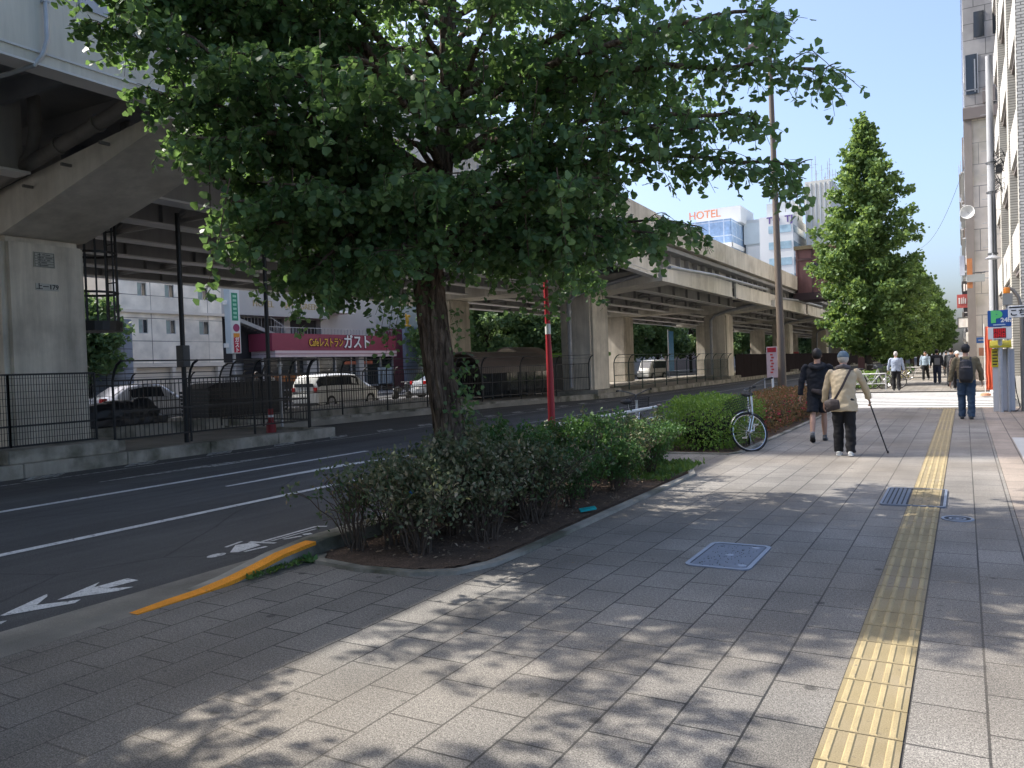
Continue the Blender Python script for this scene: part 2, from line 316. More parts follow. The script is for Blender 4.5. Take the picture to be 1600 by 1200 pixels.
for cx,cy in ((-1.53,6.2),(-1.56,6.82),(-1.7,6.5)):
    b.lathe([(.0,.0095),(.034,.0095),(.036,.0045)],14,(cx,cy,0))
b.build('slots',IRONL,t,True)
t=thing('drain_cover','long iron cover crossed by the yellow tactile strip','cover',(-.5,9.85,0))
MB().prism(rounded(-.815,-.205,9.26,10.45,.04),'z',.0125,.0145).build('cover_plate',PIT,t,True)
b=MB(); o=rounded(-.82,-.20,9.255,10.455,.045); i_=rounded(-.795,-.225,9.28,10.43,.03); n=len(o)
b.add([(x,y,.018) for x,y in o]+[(x,y,.018) for x,y in i_]+[(x,y,.0) for x,y in o],[(k,(k+1)%n,n+(k+1)%n,n+k) for k in range(n)]+[(k,2*n+k,2*n+(k+1)%n,(k+1)%n) for k in range(n)]).build('rim',IRONL,t,True)
b=MB()
for a in range(26):
    for c in range(5): b.box(-.785+c*.046,-.755+c*.046,9.30+a*.043,9.325+a*.043,.0145,.018)
b.build('studs',IRONL,t,True)
b=MB(); b.box(-.55,-.255,9.29,10.42,.0146,.0165)
for k in range(4):
    for a in range(4): b.box(-.53+k*.075,-.502+k*.075,9.30+a*.28,9.56+a*.28,.0165,.021)
b.build('tactile_inlay',TACT,t,True)
t=thing('manhole_cover','small round iron cover right of the tactile strip','cover',(-.09,8.7,0))
MB().lathe([(.0,.004),(.135,.004),(.14,0)],28).build('cover_plate',PIT,t)
b=MB(); b.lathe([(.115,.004),(.115,.009),(.14,.009),(.142,0)],28); b.lathe([(.055,.004),(.055,.008),(.075,.008),(.075,.004)],20); b.box(-.035,.035,-.012,.012,.004,.008); b.box(-.012,.012,-.035,.035,.004,.0075); b.build('rim',IRONL,t)
# road markings
def mark(pts,m=RWHITE,z=-.040): return struct(quadsheet('road_marking',pts,z,m))
mark([(-8.2,-20),(-8.07,-20),(-8.07,90),(-8.2,90)]); mark([(-10.97,-20),(-10.83,-20),(-10.83,13),(-10.97,13)])
mark([(-11.15,20),(-11.03,20),(-11.03,90),(-11.15,90)],RWORN)
for k in range(0): mark([(-10.15,22.8+k*16),(-10.02,22.8+k*16),(-10.02,28.8+k*16),(-10.15,28.8+k*16)])
mark([(-9.74,8.3),(-9.66,8.3),(-9.55,11.0),(-9.36,12.5),(-9.45,12.7),(-9.8,10.9)])
mark([(-12.38,8.0),(-12.32,8.0),(-12.2,10.0),(-12.05,10.0),(-12.22,12.4),(-12.45,10)],RWORN)
mark([(-13.72,-10),(-13.64,-10),(-13.64,60),(-13.72,60)],RWORN)
for k in range(-2,14):
    y=7.6+k*1.9; mark([(-14.35,y+.45),(-13.9,y),(-13.9,y+.65),(-14.35,y+1.1)],RWORN,-.0365)
mark([(-6.016,3.518),(-6.203,3.983),(-6.09,3.86),(-6.09,4.15),(-5.94,4.15),(-5.96,3.88),(-5.79,4.0),(-5.80,3.86)])
mark([(-6.015,3.104),(-6.266,3.588),(-6.19,3.545),(-6.03,3.37),(-5.85,3.60),(-5.80,3.52),(-5.983,3.118)])
mark([(-6.0,2.6),(-6.25,3.05),(-6.17,3.03),(-6.02,2.84),(-5.84,3.06),(-5.79,2.98)])
mark([(-6.05+.06*math.cos(a*PI/6),5.03+.10*math.sin(a*PI/6)) for a in range(12)])
mark([(-6.02,5.16),(-6.23,5.41),(-6.15,5.56),(-5.98,5.5),(-5.95,5.2)])
for p,q,w in (((-5.91,5.23),(-5.874,5.474),.03),((-6.203,5.56),(-5.904,5.617),.035),((-6.09,5.62),(-6.11,6.40),.03),((-5.96,5.78),(-5.904,5.967),.03),((-5.93,6.02),(-5.89,6.10),.05),((-6.11,6.40),(-6.0,6.45),.03),((-6.02,5.62),(-6.02,6.3),.02),((-6.24,5.3),(-6.3,5.55),.025)):
    d=(Vector(q)-Vector(p)).normalized(); nrm=Vector((-d.y,d.x))*w*.75
    mark([tuple(Vector(p)+nrm),tuple(Vector(q)+nrm),tuple(Vector(q)-nrm),tuple(Vector(p)-nrm)],RWHITE,-.0385)
for k in range(11): mark([(-4.6,27.1+k*.92),(.9,27.1+k*.92),(.9,27.55+k*.92),(-4.6,27.55+k*.92)],RWHITE,-.036)
# median under the expressway, its kerbs, the far road and pavement
MED=mat('median_ground',(.26,.24,.205),.95,.3,1.0,.3,40,speck=.2)
b=MB(); b.prism([(-25,-40),(-14.62,-40),(-14.62,15.8),(-18.3,15.8),(-17.2,25),(-16.9,28.5),(-14.9,36),(-14.75,300),(-25,300)],'z',-.15,.12); struct(b.build('median',MED))
def kline(P,w,z0,z1,seg,name='kerb',m=CONCD):
    for (x0,y0),(x1,y1) in zip(P[:-1],P[1:]):
        L=math.hypot(x1-x0,y1-y0); k=max(1,round(L/seg)) if L<40 else 1; d=Vector((x1-x0,y1-y0))/L; nn=Vector((-d.y,d.x))*w/2
        for i in range(k):
            a=Vector((x0,y0))+d*(L*i/k+.006); c=Vector((x0,y0))+d*(L*(i+1)/k-.006)
            P4=[a-nn,c-nn,c+nn,a+nn]; o=MB().add([(p.x,p.y,z0) for p in P4]+[(p.x,p.y,z1) for p in P4],[(3,2,1,0),(4,5,6,7),(0,1,5,4),(1,2,6,5),(2,3,7,6),(3,0,4,7)]).build(name,m,bevel=.012); struct(o)
kline([(-14.5,-14),(-14.5,15.9)],.28,-.06,.2,2.05)
kline([(-18.45,15.9),(-17.35,25),(-17.05,28.5),(-14.95,36.2),(-14.75,60),(-14.75,300)],.25,-.06,.2,2.05)
kline([(-14.66,15.98),(-18.3,15.98)],.2,-.06,.18,2.)
o=MB().box(-15.6,-14.5,7.75,9.85,.201,.44).build('plinth',CONCD,bevel=.015); tag(o,'stained concrete block on the kerb under the large near pier','concrete block')
struct(quadsheet('far_road',[(-36,-40),(-25,-40),(-25,300),(-36,300)],-.043,ASPH))
struct(MB().box(-60,-36,-40,300,-.15,.08).build('far_pavement',mat('far_paving',(.22,.21,.2),.9,.12,1)))
struct(MB().box(-21.2,-18.9,8,29,.125,.42).build('median_wall',CONCD))
# ---------------- elevated expressway: one thing with its parts ----------------
ex=thing('elevated_expressway','beige elevated expressway on two rows of columns running beside the road','expressway',(-19,0,0))
def P_(b,name,m,par=None,**k): return b.build(name,m,par if par is not None else ex,True,**k)
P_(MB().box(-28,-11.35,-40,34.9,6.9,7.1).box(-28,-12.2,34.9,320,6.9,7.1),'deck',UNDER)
b=MB()
for i in range(-13,100):   # cross ribs of the soffit
    y=i*1.6
    b.box(-27.5,-11.7 if y<35 else -12.9,y,y+.09,6.55,6.9)
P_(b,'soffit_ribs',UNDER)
def fx(y): return -11.0-(max(0,min(1,(y-9.4)/26)))*1.0
def fz(y): return 6.0 if y<9.3 else 5.93-(y-9.4)/26*.5
y=-38.
segs=[(-38,-28),(-28,-18),(-18,-9),(-9,0.6),(.6,8.55),(8.95,18),(18,26.6),(26.6,34.9)]
for a,c in segs:
    b=MB(); xa,xc,za,zc=fx(a),fx(c),fz(a),fz(c); a+=.012; c-=.012; t=.14
    prof=lambda x,y,z:[(x,y,z),(x,y,8.35),(x-.28,y,8.35),(x-.28,y,7.1),(x-.06,y,6.6),(x-.06,y,z+.05),(x-.30,y,z+.05),(x-.30,y,z)]
    A=prof(xa,a,za); B=prof(xc,c,zc); n=8
    b.add(A+B,[tuple(range(n)),tuple(range(2*n-1,n-1,-1))]+[(i,i+n,(i+1)%n+n,(i+1)%n) for i in range(n)])
    o=P_(b,'fascia_panel',STEELP)
    l=MB().bar((xa+.012,a,za+.16),(xc+.012,c,zc+.16),.02,.03).bar((xa-.14,a,za-.02),(xc-.14,c,zc-.02),.38,.03)
    l.build('bottom_flange',FLNG,o,True)
y=34.95
while y<300:
    e=min(y+ (12 if y<120 else 30),300); P_(MB().prism([(-12.0,7.2),(-11.98,8.3),(-12.25,8.3),(-12.3,7.35),(-12.9,7.2)],'y',y+.012,e-.012) ,'parapet_panel',STEELP); y=e
y=37.0
while y<300:
    e=min(y+13.,300)
    P_(MB().box(-12.32,-12.2,y+.02,e-.9,5.4,6.28).box(-12.5,-12.08,y+.02,e-.9,5.34,5.40),'edge_girder',STEELP); 
    b=MB().box(-13.0,-12.8,y,e,6.2,7.2)
    for k in range(int((e-y)/1.5)): b.box(-12.8,-12.55,y+k*1.5,y+k*1.5+.06,6.2,7.2)
    P_(b,'web_panel',GIRD); y=e
for gx in (-14.8,-17.2,-19.7,-22.2,-24.7,-27.2):
    for a,c in ((-38,8.4),(10.5,34.6),(38,59.6),(62.6,84.6),(87.4,109.6),(112,300)):
        g=MB().box(gx-.02,gx+.02,a,c,5.42,6.9); 
        for k in range(int((c-a)/2.5)+1 if c<120 else 0): g.box(gx-.16,gx+.16,a+k*2.5,a+k*2.5+.03,5.42,6.88)
        o=P_(g,'girder',GIRD); MB().box(gx-.24,gx+.24,a,c,5.375,5.42).build('lower_flange',FLNG,o,True)
for y in list(np.arange(-36,8,5.))+list(np.arange(13.5,34,5.2))+list(np.arange(41,120,5.2)):
    b=MB()
    for k in range(5):
        x0=-14.8-2.45*k; b.bar((x0,y,5.6),(x0-2.45,y,6.7),.09,.09); b.bar((x0,y,6.7),(x0-2.45,y,5.6),.09,.09); b.bar((x0,y,5.55),(x0-2.45,y,5.55),.1,.1)
    P_(b,'cross_bracing',GIRD)
def pier(y0,y1,xt,zt0,zt1,xc,zc,xd,far=True,xf=-25.2,name='pier',lab=None):
    o=P_(MB().prism([(xd,y0),(xc,y0),(xc,y1),(xd,y1)],'z',.05,zc),name,CONC,bevel=.12)
    if lab: o['label']=lab
    P_(MB().prism([(xt,zt0),(xt,zt1),(xc+.1,zc+.84),(-27.6,zc+.84),(-27.6,zc+.3),(xd-1.2,zc+.3),(xd,zc+.002),(xc,zc+.002)],'y',y0+.004,y1-.004),'crossbeam',STEELP,o)
    P_(MB().box(xc-.1,xt+.02,y0+.12,y1-.12,zt1,zt1+.03) if 0 else MB().box(xt-.02,xt+.03,y0-.02,y1+.02,zt0-.03,zt1+.05),'beam_end_plate',STEELP,o)
    if far: P_(MB().box(xf,xf+1.6,y0+.1,y1-.1,.05,zc+.3),'far_column',CONC,o,bevel=.1)
    P_(MB().box(xd-.35,xc+.4,y0-.45,y1+.45,.1,.38),'footing',CONCD,o,bevel=.02)
    return o
p1=pier(8.62,10.3,-10.98,5.8,5.97,-16,4.5,-18.0,False,lab='large near concrete column with a number plaque')
# pipes on the near pier
b=MB(); b.tube([(-11.35,8.42,6.2),(-12.2,8.42,6.0),(-16,8.42,5.33),(-20,8.42,5.2)],[.12]*4,12); b.tube([(-14.4,8.42,6.75),(-14.4,8.42,6.1),(-14.55,8.42,5.75),(-14.9,8.42,5.52)],.11,12)
for x in (-12.6,-13.7,-14.9,-16.2): b.tube([(x-.04,8.42,6.0-(-12.2-x)*.176),(x+.04,8.42,6.0-(-12.2-x-.08)*.176)],.15,12); b.bar((x,8.44,5.7-(-12.2-x)*.176),(x,8.62,5.7-(-12.2-x)*.176),.05,.05)
P_(b,'drain_pipe',mat('pipe_brown_grey',(.16,.15,.14),.6,.2,4),p1,smooth=True)
b=MB(); b.tube([(-10.93,6.62,8.4),(-10.93,6.62,6.35),(-10.93,6.55,6.12),(-10.98,6.45,5.95),(-11.3,6.3,5.86),(-13.5,5.6,5.6)],.032,8); b.box(-10.99,-10.9,6.58,6.66,6.85,6.88); P_(b,'downpipe',GALV,None,smooth=True)
b=MB().box(-10.998,-10.975,7.15,7.6,7.0,7.28); P_(b,'cover_plate',GALV)
# plaques
b=MB().box(-15.996,-15.98,9.2,9.62,3.92,4.22); q=P_(b,'plaque',mat('plaque_cream',(.42,.42,.37),.6,.1,5),p1)
b=MB()
for z in (3.935,3.99,4.04,4.09,4.14,4.205): b.box(-15.98,-15.976,9.22,9.60,z-.004,z+.004)
for y in (9.22,9.32,9.60): b.box(-15.98,-15.976,y-.004,y+.004,3.935,4.205)
for k in range(26):
    yy=rnd.uniform(9.24,9.5); zz=rnd.choice((3.962,4.015,4.065,4.115,4.172)); b.box(-15.98,-15.977,yy,yy+rnd.uniform(.02,.08),zz-.008,zz+.008)
P_(b,'plaque_print',DKGREY,q)
q=P_(MB().box(-15.996,-15.985,9.22,9.68,3.46,3.60),'number_plate',mat('plate_white',(.5,.5,.46),.6,.1,5),p1)
text('上ー179',.13,(-15.98,9.45,3.53),ROT_PX,BLACK,q,'plate_number',.003,bold=.002)
for i,(y0,zc,zt0,zt1) in enumerate(((35.3,5.0,5.33,5.86),(60.2,5.05,5.33,5.8),(85,5.05,5.33,5.8),(110,5.05,5.33,5.8),(135,5.05,5.33,5.8),(160,5.05,5.33,5.8),(186,5.05,5.33,5.8),(212,5.05,5.33,5.8))):
    p=pier(y0,y0+2.1,-11.95,zt0,zt1,-15.5,zc,-17.2)
    b=MB(); b.tube([(-16.6,y0-.16,.5),(-16.6,y0-.16,4.6),(-16.3,y0-.16,4.95),(-15.2,y0-.16,5.25),(-12.3,y0-.16,5.78)],.11,10)
    for z in (1.2,2.6,4.1): b.tube([(-16.6,y0-.16,z),(-16.6,y0-.16,z+.1)],.14,10)
    P_(b,'drain_pipe',GALV,p,smooth=True)
    P_(MB().tube([(-11.9,y0+1,6.0),(-11.95,y0+9,6.3),(-12.05,y0+23,6.45)],.09,8),'service_pipe',GALV,p,smooth=True)
# inspection ladder cage behind the near pier
t=thing('ladder_cage','black round ladder cage hanging under the expressway beside the near pier','ladder cage',(-17.4,11.2,2.8))
b=MB()
for k in range(16):
    a=2*PI*k/16; b.tube([(-17.4+.55*math.cos(a),11.3+.55*math.sin(a),2.85),(-17.4+.55*math.cos(a),11.3+.55*math.sin(a),5.4)],.018,5)
P_(b,'bars',BLACK,t); P_(MB().lathe([(.0,0),(.62,0),(.62,.22),(.56,.22),(.56,.05),(0,.05)],24,(-17.4,11.3,2.75)),'platform',BLACK,t)
for z_ in (3.6,4.5): P_(MB().lathe([(.57,0),(.57,.05),(.53,.05),(.53,0)],24,(-17.4,11.3,z_)),'hoop',BLACK,t)
b=MB().bar((-17.55,11.8,2.9),(-17.55,11.8,5.4),.04,.04).bar((-17.2,11.8,2.9),(-17.2,11.8,5.4),.04,.04)
for k in range(8): b.bar((-17.55,11.8,3+k*.3),(-17.2,11.8,3+k*.3),.025,.025)
P_(b,'rungs',BLACK,t)
# ---------------- fences in the median ----------------
def fence(label,P,z0,h,post=2.0,curved=True,bars=.11,m=BLACK,grp=None,rails=(.15,.55,1.),hw=0,br=.011):
    t=thing('metal_fence',label,'fence',(P[0][0],P[0][1],z0),group=grp); pb=MB(); rb=MB()
    for (x0,y0),(x1,y1) in zip(P[:-1],P[1:]):
        L=math.hypot(x1-x0,y1-y0); d=Vector(((x1-x0)/L,(y1-y0)/L,0)); nn=Vector((-d.y,d.x,0)); o=Vector((x0,y0,z0)); k=max(1,round(L/post))
        for i in range(k+1):
            p=o+d*(L*i/k); pts=[p,p+Vector((0,0,h*.78))]
            if curved: pts+=[p+nn*-.06+Vector((0,0,h*.88)),p+nn*-.16+Vector((0,0,h*.96)),p+nn*-.30+Vector((0,0,h))]
            else: pts+=[p+Vector((0,0,h))]
            q=MB().tube(pts,.028,6); o2=q.build('post',m,t,True)
        top=h*.78 if curved else h
        for r in rails: rb.bar(o+Vector((0,0,top*r)),o+d*L+Vector((0,0,top*r)),.03,.035)
        if curved: rb.bar(o+nn*-.30+Vector((0,0,h)),o+d*L+nn*-.30+Vector((0,0,h)),.03,.03); rb.bar(o+nn*-.12+Vector((0,0,h*.92)),o+d*L+nn*-.12+Vector((0,0,h*.92)),.012,.012)
        nb=int(L/bars)
        for i in range(nb):
            p=o+d*(i*bars+.02); pb.bar(p+Vector((0,0,top*rails[0])),p+Vector((0,0,top)),br,br,(1,0,0))
        if hw:
            z=top*rails[0]
            while z<top: pb.bar(o+Vector((0,0,z)),o+d*L+Vector((0,0,z)),.008,.008); z+=hw
    pb.build('mesh_panel',m,t,True); rb.build('rails',m,t,True); return t
fence('black wire mesh fence standing in front of the large near pier',[(-15.2,6.2),(-15.2,8.17),(-15.2,9.84)],.42,1.36,2.,False,.05,rails=(.03,.30,1.),hw=.125,br=.009)
fence('tall black fence with curved tops along the kerb beside the near pier',[(-15.0,10.1),(-15.0,15.6)],.2,1.8,1.9)
fence('tall black fence turning back across the median between the two kerbs',[(-15.1,15.75),(-18.9,16.1)],.2,1.8,1.9)
fence('tall black fence with curved tops along the recessed kerb in front of the vaulted shelter',[(-18.8,16.4),(-17.9,25),(-17.6,28.5),(-15.6,35)],.2,1.85,1.95)
fence('dark green tinted fence between the second and third piers',[(-15.45,37.8),(-15.4,60)],.2,1.85,2.0,bars=.16,m=mat('dark_green_metal',(.02,.045,.042),.5,.1,5))
fence('inner dark fence along the far side of the median behind the covered stack',[(-24.6,10),(-24.6,34)],.13,1.7,2.4,True,.16)
t=thing('site_hoarding','dark solid hoarding panels standing under the far end of the expressway','hoarding',(-15.5,75,0))
for y in np.arange(62.6,200,2.5):
    if y<140 or True: MB().box(-15.5,-15.42,y,y+2.44,.13,2.0).build('panel',mat('hoarding_dark',(.03,.024,.026),1,.15,2,spec=.05),t,True)
# slim dark poles in the median
for (x,y,h,lab,base) in ((-15.75,12.4,5.3,'slim black pole behind the fence nearer to the big pier',False),(-15.75,15.0,5.3,'slim black pole with a red and white base by the end of the kerb',True)):
    t=thing('signal_pole',lab,'pole',(x,y,.12)); MB().tube([(0,0,0),(0,0,h)],.055,12).build('shaft',BLACK,t,smooth=True)
    if base: MB().lathe([(.0,.0),(.13,0),(.12,.25),(.075,.3),(.07,.62),(0,.62)],16).build('base',mat('dark_red_plastic',(.22,.015,.02),.5,.2,6),t,smooth=True); MB().lathe([(.074,.4),(.074,.46)],16).build('white_band',WHITE,t)
    else: MB().box(-.12,.12,-.1,.1,1.75,2.25).build('control_box',DKGREY,t,bevel=.01)
t=thing('sign_post','plain grey post beside the fence gap at the end of the near kerb','post',(-17.3,16.9,.1)); MB().tube([(0,0,0),(0,0,1.75)],.04,10).build('shaft',GALV,t,smooth=True); MB().box(-.06,.06,-.05,.05,1.75,1.83).build('cap',GALV,t)
# covered stack and low things in the median
t=thing('covered_stack','long dark stack under black slatted covers behind the fence','covered stack',(-19.9,17.5,.42))
b=MB()
for k in range(7): b.box(-.6-.01*k,.6+.01*k,-1.5,1.6,.05+k*.11,.13+k*.11)
b.build('slats',mat('dark_slats',(.012,.018,.022),.45,.1,3),t); MB().box(-.55,.55,-1.45,1.55,0,.86).build('core',BLACK,t)
MB().prism([(-1.5,.86),(-1.1,1.02),(1.3,1.02),(1.6,.86)],'x',-.5,.5).build('top_sheet',mat('black_sheet',(.01,.012,.014),.6,.2,3,.4,12),t)
t=thing('motorbike_cover','low black cover draped over something beside the near pier','cover',(-19.6,13.3,.42))
remesh(MB().ell((0,0,.32),(.45,1.3,.34)).ell((0,.7,.5),(.3,.35,.22)).box(-.45,.45,-1.2,1.2,0,.2),.05,'draped_sheet',BLACK,t,2,.03,.2)
t=thing('green_notice_board','rounded green notice board with faded white lines in front of the restaurant','notice board',(-26.3,23.6,0))
MB().prism([(-.55,.55),(.55,.55),(.55,1.1),(.4,1.25),(.15,1.34),(-.15,1.34),(-.4,1.25),(-.55,1.1)],'x',-.03,.03).build('board',mat('sign_green',(.01,.16,.07),.5,.1,3),t,bevel=.005)
b=MB()
for i,w in enumerate((.22,.34,.26)): b.box(.031,.034,-w,w,.72+i*.17,.78+i*.17)
b.build('faded_lines',mat('faded_green',(.08,.30,.18),.6,.1),t); MB().box(-.03,.03,-.45,-.4,-.0,.55).box(-.03,.03,.4,.45,0,.55).build('legs',DKGREY,t)
# vaulted shelter
t=thing('vaulted_shelter','long brown barrel vaulted shelter with dark glazed sides behind the fence','shelter',(-20.4,35,.12))
def vault(x,y0,y1,w,z,r,name,par):
    o=MB(); n=14; vs=[]
    for y in (y0,y1):
        for q in (r,r-.07):
            for i in range(n+1): a=PI*i/n; vs.append((x+w*math.cos(a)*q/r,y,z+q*math.sin(a)))
    m=n+1; fs=[]
    for i in range(n): fs+=[(i,i+1,2*m+i+1,2*m+i),(m+i,3*m+i,3*m+i+1,m+i+1),(i,m+i,m+i+1,i+1),(2*m+i,2*m+i+1,3*m+i+1,3*m+i)]
    fs+=[(0,2*m,3*m,m),(n,m+n,3*m+n,2*m+n)]
    return o.add(vs,fs).build(name,mat('vault_brown',(.17,.135,.12),.4,.15,1.5,spec=.6),par,True,smooth=True)
vault(-20.4,31.2,38.2,1.15,1.35,1.05,'vault_roof',t); vault(-21.6,37.6,41.,1.0,1.7,1.0,'rear_vault',t)
for y in np.arange(31.3,38.1,.85): 
    for x in (-21.5,-19.3): P_(MB().box(x-.03,x+.03,y,y+.05,.12,1.4),'frame_post',DKGREY,t)
P_(MB().box(-21.51,-21.49,31.4,38.1,.2,1.35).box(-19.31,-19.29,31.4,38.1,.2,1.35),'glazing',GLASSD,t)
t=thing('green_kiosk','low kiosk with a bright green roof edge right of the vaulted shelter','kiosk',(-21,46,.12))
MB().box(-1,1,-2.5,2.5,2.0,2.25).build('roof',mat('bright_green',(.13,.30,.04),.5,.1),t,bevel=.03); MB().box(-.85,.85,-2.3,2.3,0,2.0).build('walls',mat('kiosk_dark',(.04,.045,.05),.5,.2),t)
b=MB()
for k in range(5): b.box(.855,.875,-2.1+k*.85,-1.5+k*.85,.9,1.75)
b.build('windows',mat('pale_panels',(.35,.4,.4),.4,.1),t)
# ---------------- hotel and restaurant ----------------
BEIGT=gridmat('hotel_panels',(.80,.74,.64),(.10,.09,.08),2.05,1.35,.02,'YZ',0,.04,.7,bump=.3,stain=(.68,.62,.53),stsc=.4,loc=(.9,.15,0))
HG=mat('hotel_grey',(.42,.41,.395),.7,.05,.6); HW=mat('hotel_cream',(.66,.60,.52),.7,.06,.8)
ht=thing('hotel','cream panelled hotel with small square windows and a grey name band','hotel',(-46,38,0))
def H_(b,name,m,par=ht,**k): return b.build(name,m,par,True,**k)
wins=[]
for z0,z1 in ((6.55,7.35),(4.35,5.2)):
    for y0,y1 in ((30.1,30.7),(31.95,32.6),(34.35,35.1)): wins.append((y0,y1,z0+.13*(y0-30),z1+.13*(y0-30)) if 0 else (y0,y1,z0,z1))
for z0,z1 in ((9.2,10.1),(11.8,12.7)):
    for y0,y1 in ((30.1,30.7),(31.95,32.6),(34.35,35.1)): wins.append((y0,y1,z0,z1))
def facade(y0,y1,z0,z1,x,wins,name,m,par,thick=.09):
    ys=sorted({y0,y1,*[w[0] for w in wins],*[w[1] for w in wins]}); zs=sorted({z0,z1,*[w[2] for w in wins],*[w[3] for w in wins]}); b=MB()
    for a,c in zip(ys[:-1],ys[1:]):
        run=None
        for p,q in zip(zs[:-1],zs[1:]):
            hole=any(w[0]<=a and c<=w[1] and w[2]<=p and q<=w[3] for w in wins)
            if not hole: b.add([(x,a,p),(x,c,p),(x,c,q),(x,a,q)],[(0,1,2,3)])
    for w in wins:
        A=[(x,w[0],w[2]),(x,w[1],w[2]),(x,w[1],w[3]),(x,w[0],w[3])]; B=[(x-thick,p[1],p[2]) for p in A]; b.add(A+B,[(i,i+4,(i+1)%4+4,(i+1)%4) for i in range(4)])
    return b.build(name,m,par,True,recalc=False)
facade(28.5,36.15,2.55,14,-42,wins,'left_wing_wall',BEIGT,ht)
H_(MB().box(-58,-42.26,28.5,36.15,0,14),'left_wing_core',HW)
CUR=mat('pale_curtain',(.30,.36,.33),.8,.2,3)
for w in wins:
    o=H_(MB().box(-42.12,-42.09,w[0],w[1],w[2],w[3]),'window',GLASSD); H_(MB().box(-42.085,-42.08,w[0]+.05,w[0]+(w[1]-w[0])*.55,w[2]+.04,w[3]-.04),'curtain',CUR,o)
    H_(MB().box(-42.075,-42.045,w[0],w[1],w[2],w[2]+.04).box(-42.075,-42.045,w[0],w[1],w[3]-.04,w[3]).box(-42.075,-42.045,(w[0]+w[1])/2-.02,(w[0]+w[1])/2+.02,w[2],w[3]),'frame',GALV,o)
H_(MB().box(-42,-41.8,28.5,36.3,5.55,5.72),'ledge',HW); H_(MB().box(-42.26,-41.9,28.5,36.15,2.35,2.55),'canopy_edge',HW)
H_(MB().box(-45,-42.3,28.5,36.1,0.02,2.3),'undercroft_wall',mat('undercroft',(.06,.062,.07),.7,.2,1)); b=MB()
for y in (29.5,32.2,35.6): H_(MB().box(-42.2,-41.9,y,y+.25,.08,2.35),'undercroft_post',HW)
H_(MB().box(-58,-43.5,36.15,60,0,8.9),'rear_block',HG); H_(MB().box(-43.5,-42,36.15,46.2,5.75,7.95),'name_band',HG); H_(MB().box(-43.5,-42.05,46.4,49.0,6.4,8.6),'side_block',HG); H_(MB().box(-43.5,-41.7,46.1,48.9,6.25,6.38),'side_ledge',WHITE)
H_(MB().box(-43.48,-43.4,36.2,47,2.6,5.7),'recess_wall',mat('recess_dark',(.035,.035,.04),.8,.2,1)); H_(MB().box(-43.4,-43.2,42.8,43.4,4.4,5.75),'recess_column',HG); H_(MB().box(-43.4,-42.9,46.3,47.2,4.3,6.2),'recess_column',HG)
b=MB()
for y0,y1 in ((37.2,41.3),): 
    n=14
    for i in range(n): b.box(-43.1,-42.2,y0+(y1-y0)*i/n,y0+(y1-y0)*(i+1.4)/n,5.6-1.2*i/n-.06,5.6-1.2*i/n)
    b.bar((-42.16,y0,5.55),(-42.16,y1,4.35),.06,.25)
H_(b,'stair_flight',mat('stair_grey',(.33,.33,.32),.7,.1))
b=MB()
for i in range(16): y=40.8+i*.15; b.box(-42.1,-42.08,y,y+.02,4.5,5.0 if i>6 else 5.6-.07*i)
b.box(-42.1,-42.07,41.8,43.2,5.0,5.03); b.bar((-42.1,40.4,5.7),(-42.1,41.8,5.02),.03,.03)
for i in range(10): b.bar((-42.1,40.4-i*.3+.1,5.65+.08*i),(-42.1,40.4-i*.3+.1,4.75+.08*i),.015,.015)
H_(b,'railing',GALV)
GOLD=mat('brass_letters',(.34,.29,.18),.35,.2,9,metal=.6)
text('HOTEL',.62,(-41.98,39.75,6.55),ROT_PX,GOLD,ht,'name_letters',.02,sx=1.); text('MAY',.62,(-41.98,42.0,6.55),ROT_PX,GOLD,ht,'name_letters',.02); text('GREEN',.62,(-41.98,44.2,6.55),ROT_PX,GOLD,ht,'name_letters',.02)
# restaurant
MAR=mat('fascia_maroon',(.26,.045,.075),.5,.06,1.5); PINK=mat('fascia_pale_pink',(.62,.50,.50),.6,.06,1)
rs=thing('restaurant','restaurant with a maroon fascia over dark shop windows','restaurant',(-43,46,0))
def Q_(b,name,m,par=rs,**k): return b.build(name,m,par,True,**k)
Q_(MB().box(-43.2,-40.95,39.4,53.0,3.3,4.5),'fascia',MAR); Q_(MB().box(-43.2,-40.9,39.6,53.0,2.85,3.3),'fascia_strip',PINK); Q_(MB().box(-43.2,-40.88,39.6,53.02,3.05,3.09),'strip_line',MAR)
Q_(MB().box(-43.2,-42.3,38.9,53.4,.08,2.85),'shop_wall',mat('shop_interior',(.05,.045,.045),.7,.35,.9)); Q_(MB().box(-41.6,-41.57,39,53.3,.6,2.8),'glazing',GLASSD)
b=MB()
for y in (39,40.6,42.1,43.4,44.4,46.2,48,49.8,51.6,53.2): b.box(-41.57,-41.45,y-.05,y+.05,.08,2.85)
b.box(-41.57,-41.45,39,53.3,.5,.62); Q_(b,'mullions',GALV); Q_(MB().box(-41.7,-41.2,42.9,43.9,.08,2.85),'pillar',HG); Q_(MB().box(-41.7,-41.2,48.6,49.2,.08,2.85),'pillar',HG)
Q_(MB().box(-41.55,-41.5,40.0,42.6,1.15,1.6),'menu_board',mat('menu_orange',(.42,.14,.03),.6,.3,3)); Q_(MB().box(-41.5,-41.45,51.2,53.0,.5,2.0),'poster',mat('poster_pale_blue',(.35,.43,.50),.6,.2,1)); Q_(MB().box(-41.55,-41.5,47.2,50.6,2.25,2.5),'awning_strip',mat('strip_orange',(.40,.12,.07),.6,.3,3))
b=MB()
for i in range(40): y=39.2+i*.36; b.box(-41.3,-41.28,y,y+.02,4.5,4.95)
b.box(-41.3,-41.27,39.2,53.4,4.93,4.97); Q_(b,'roof_railing',GALV)
YEL=mat('letter_yellow',(.75,.45,.06),.5,.05); OUTL=mat('letter_outline',(.07,.008,.015),.5,.05)
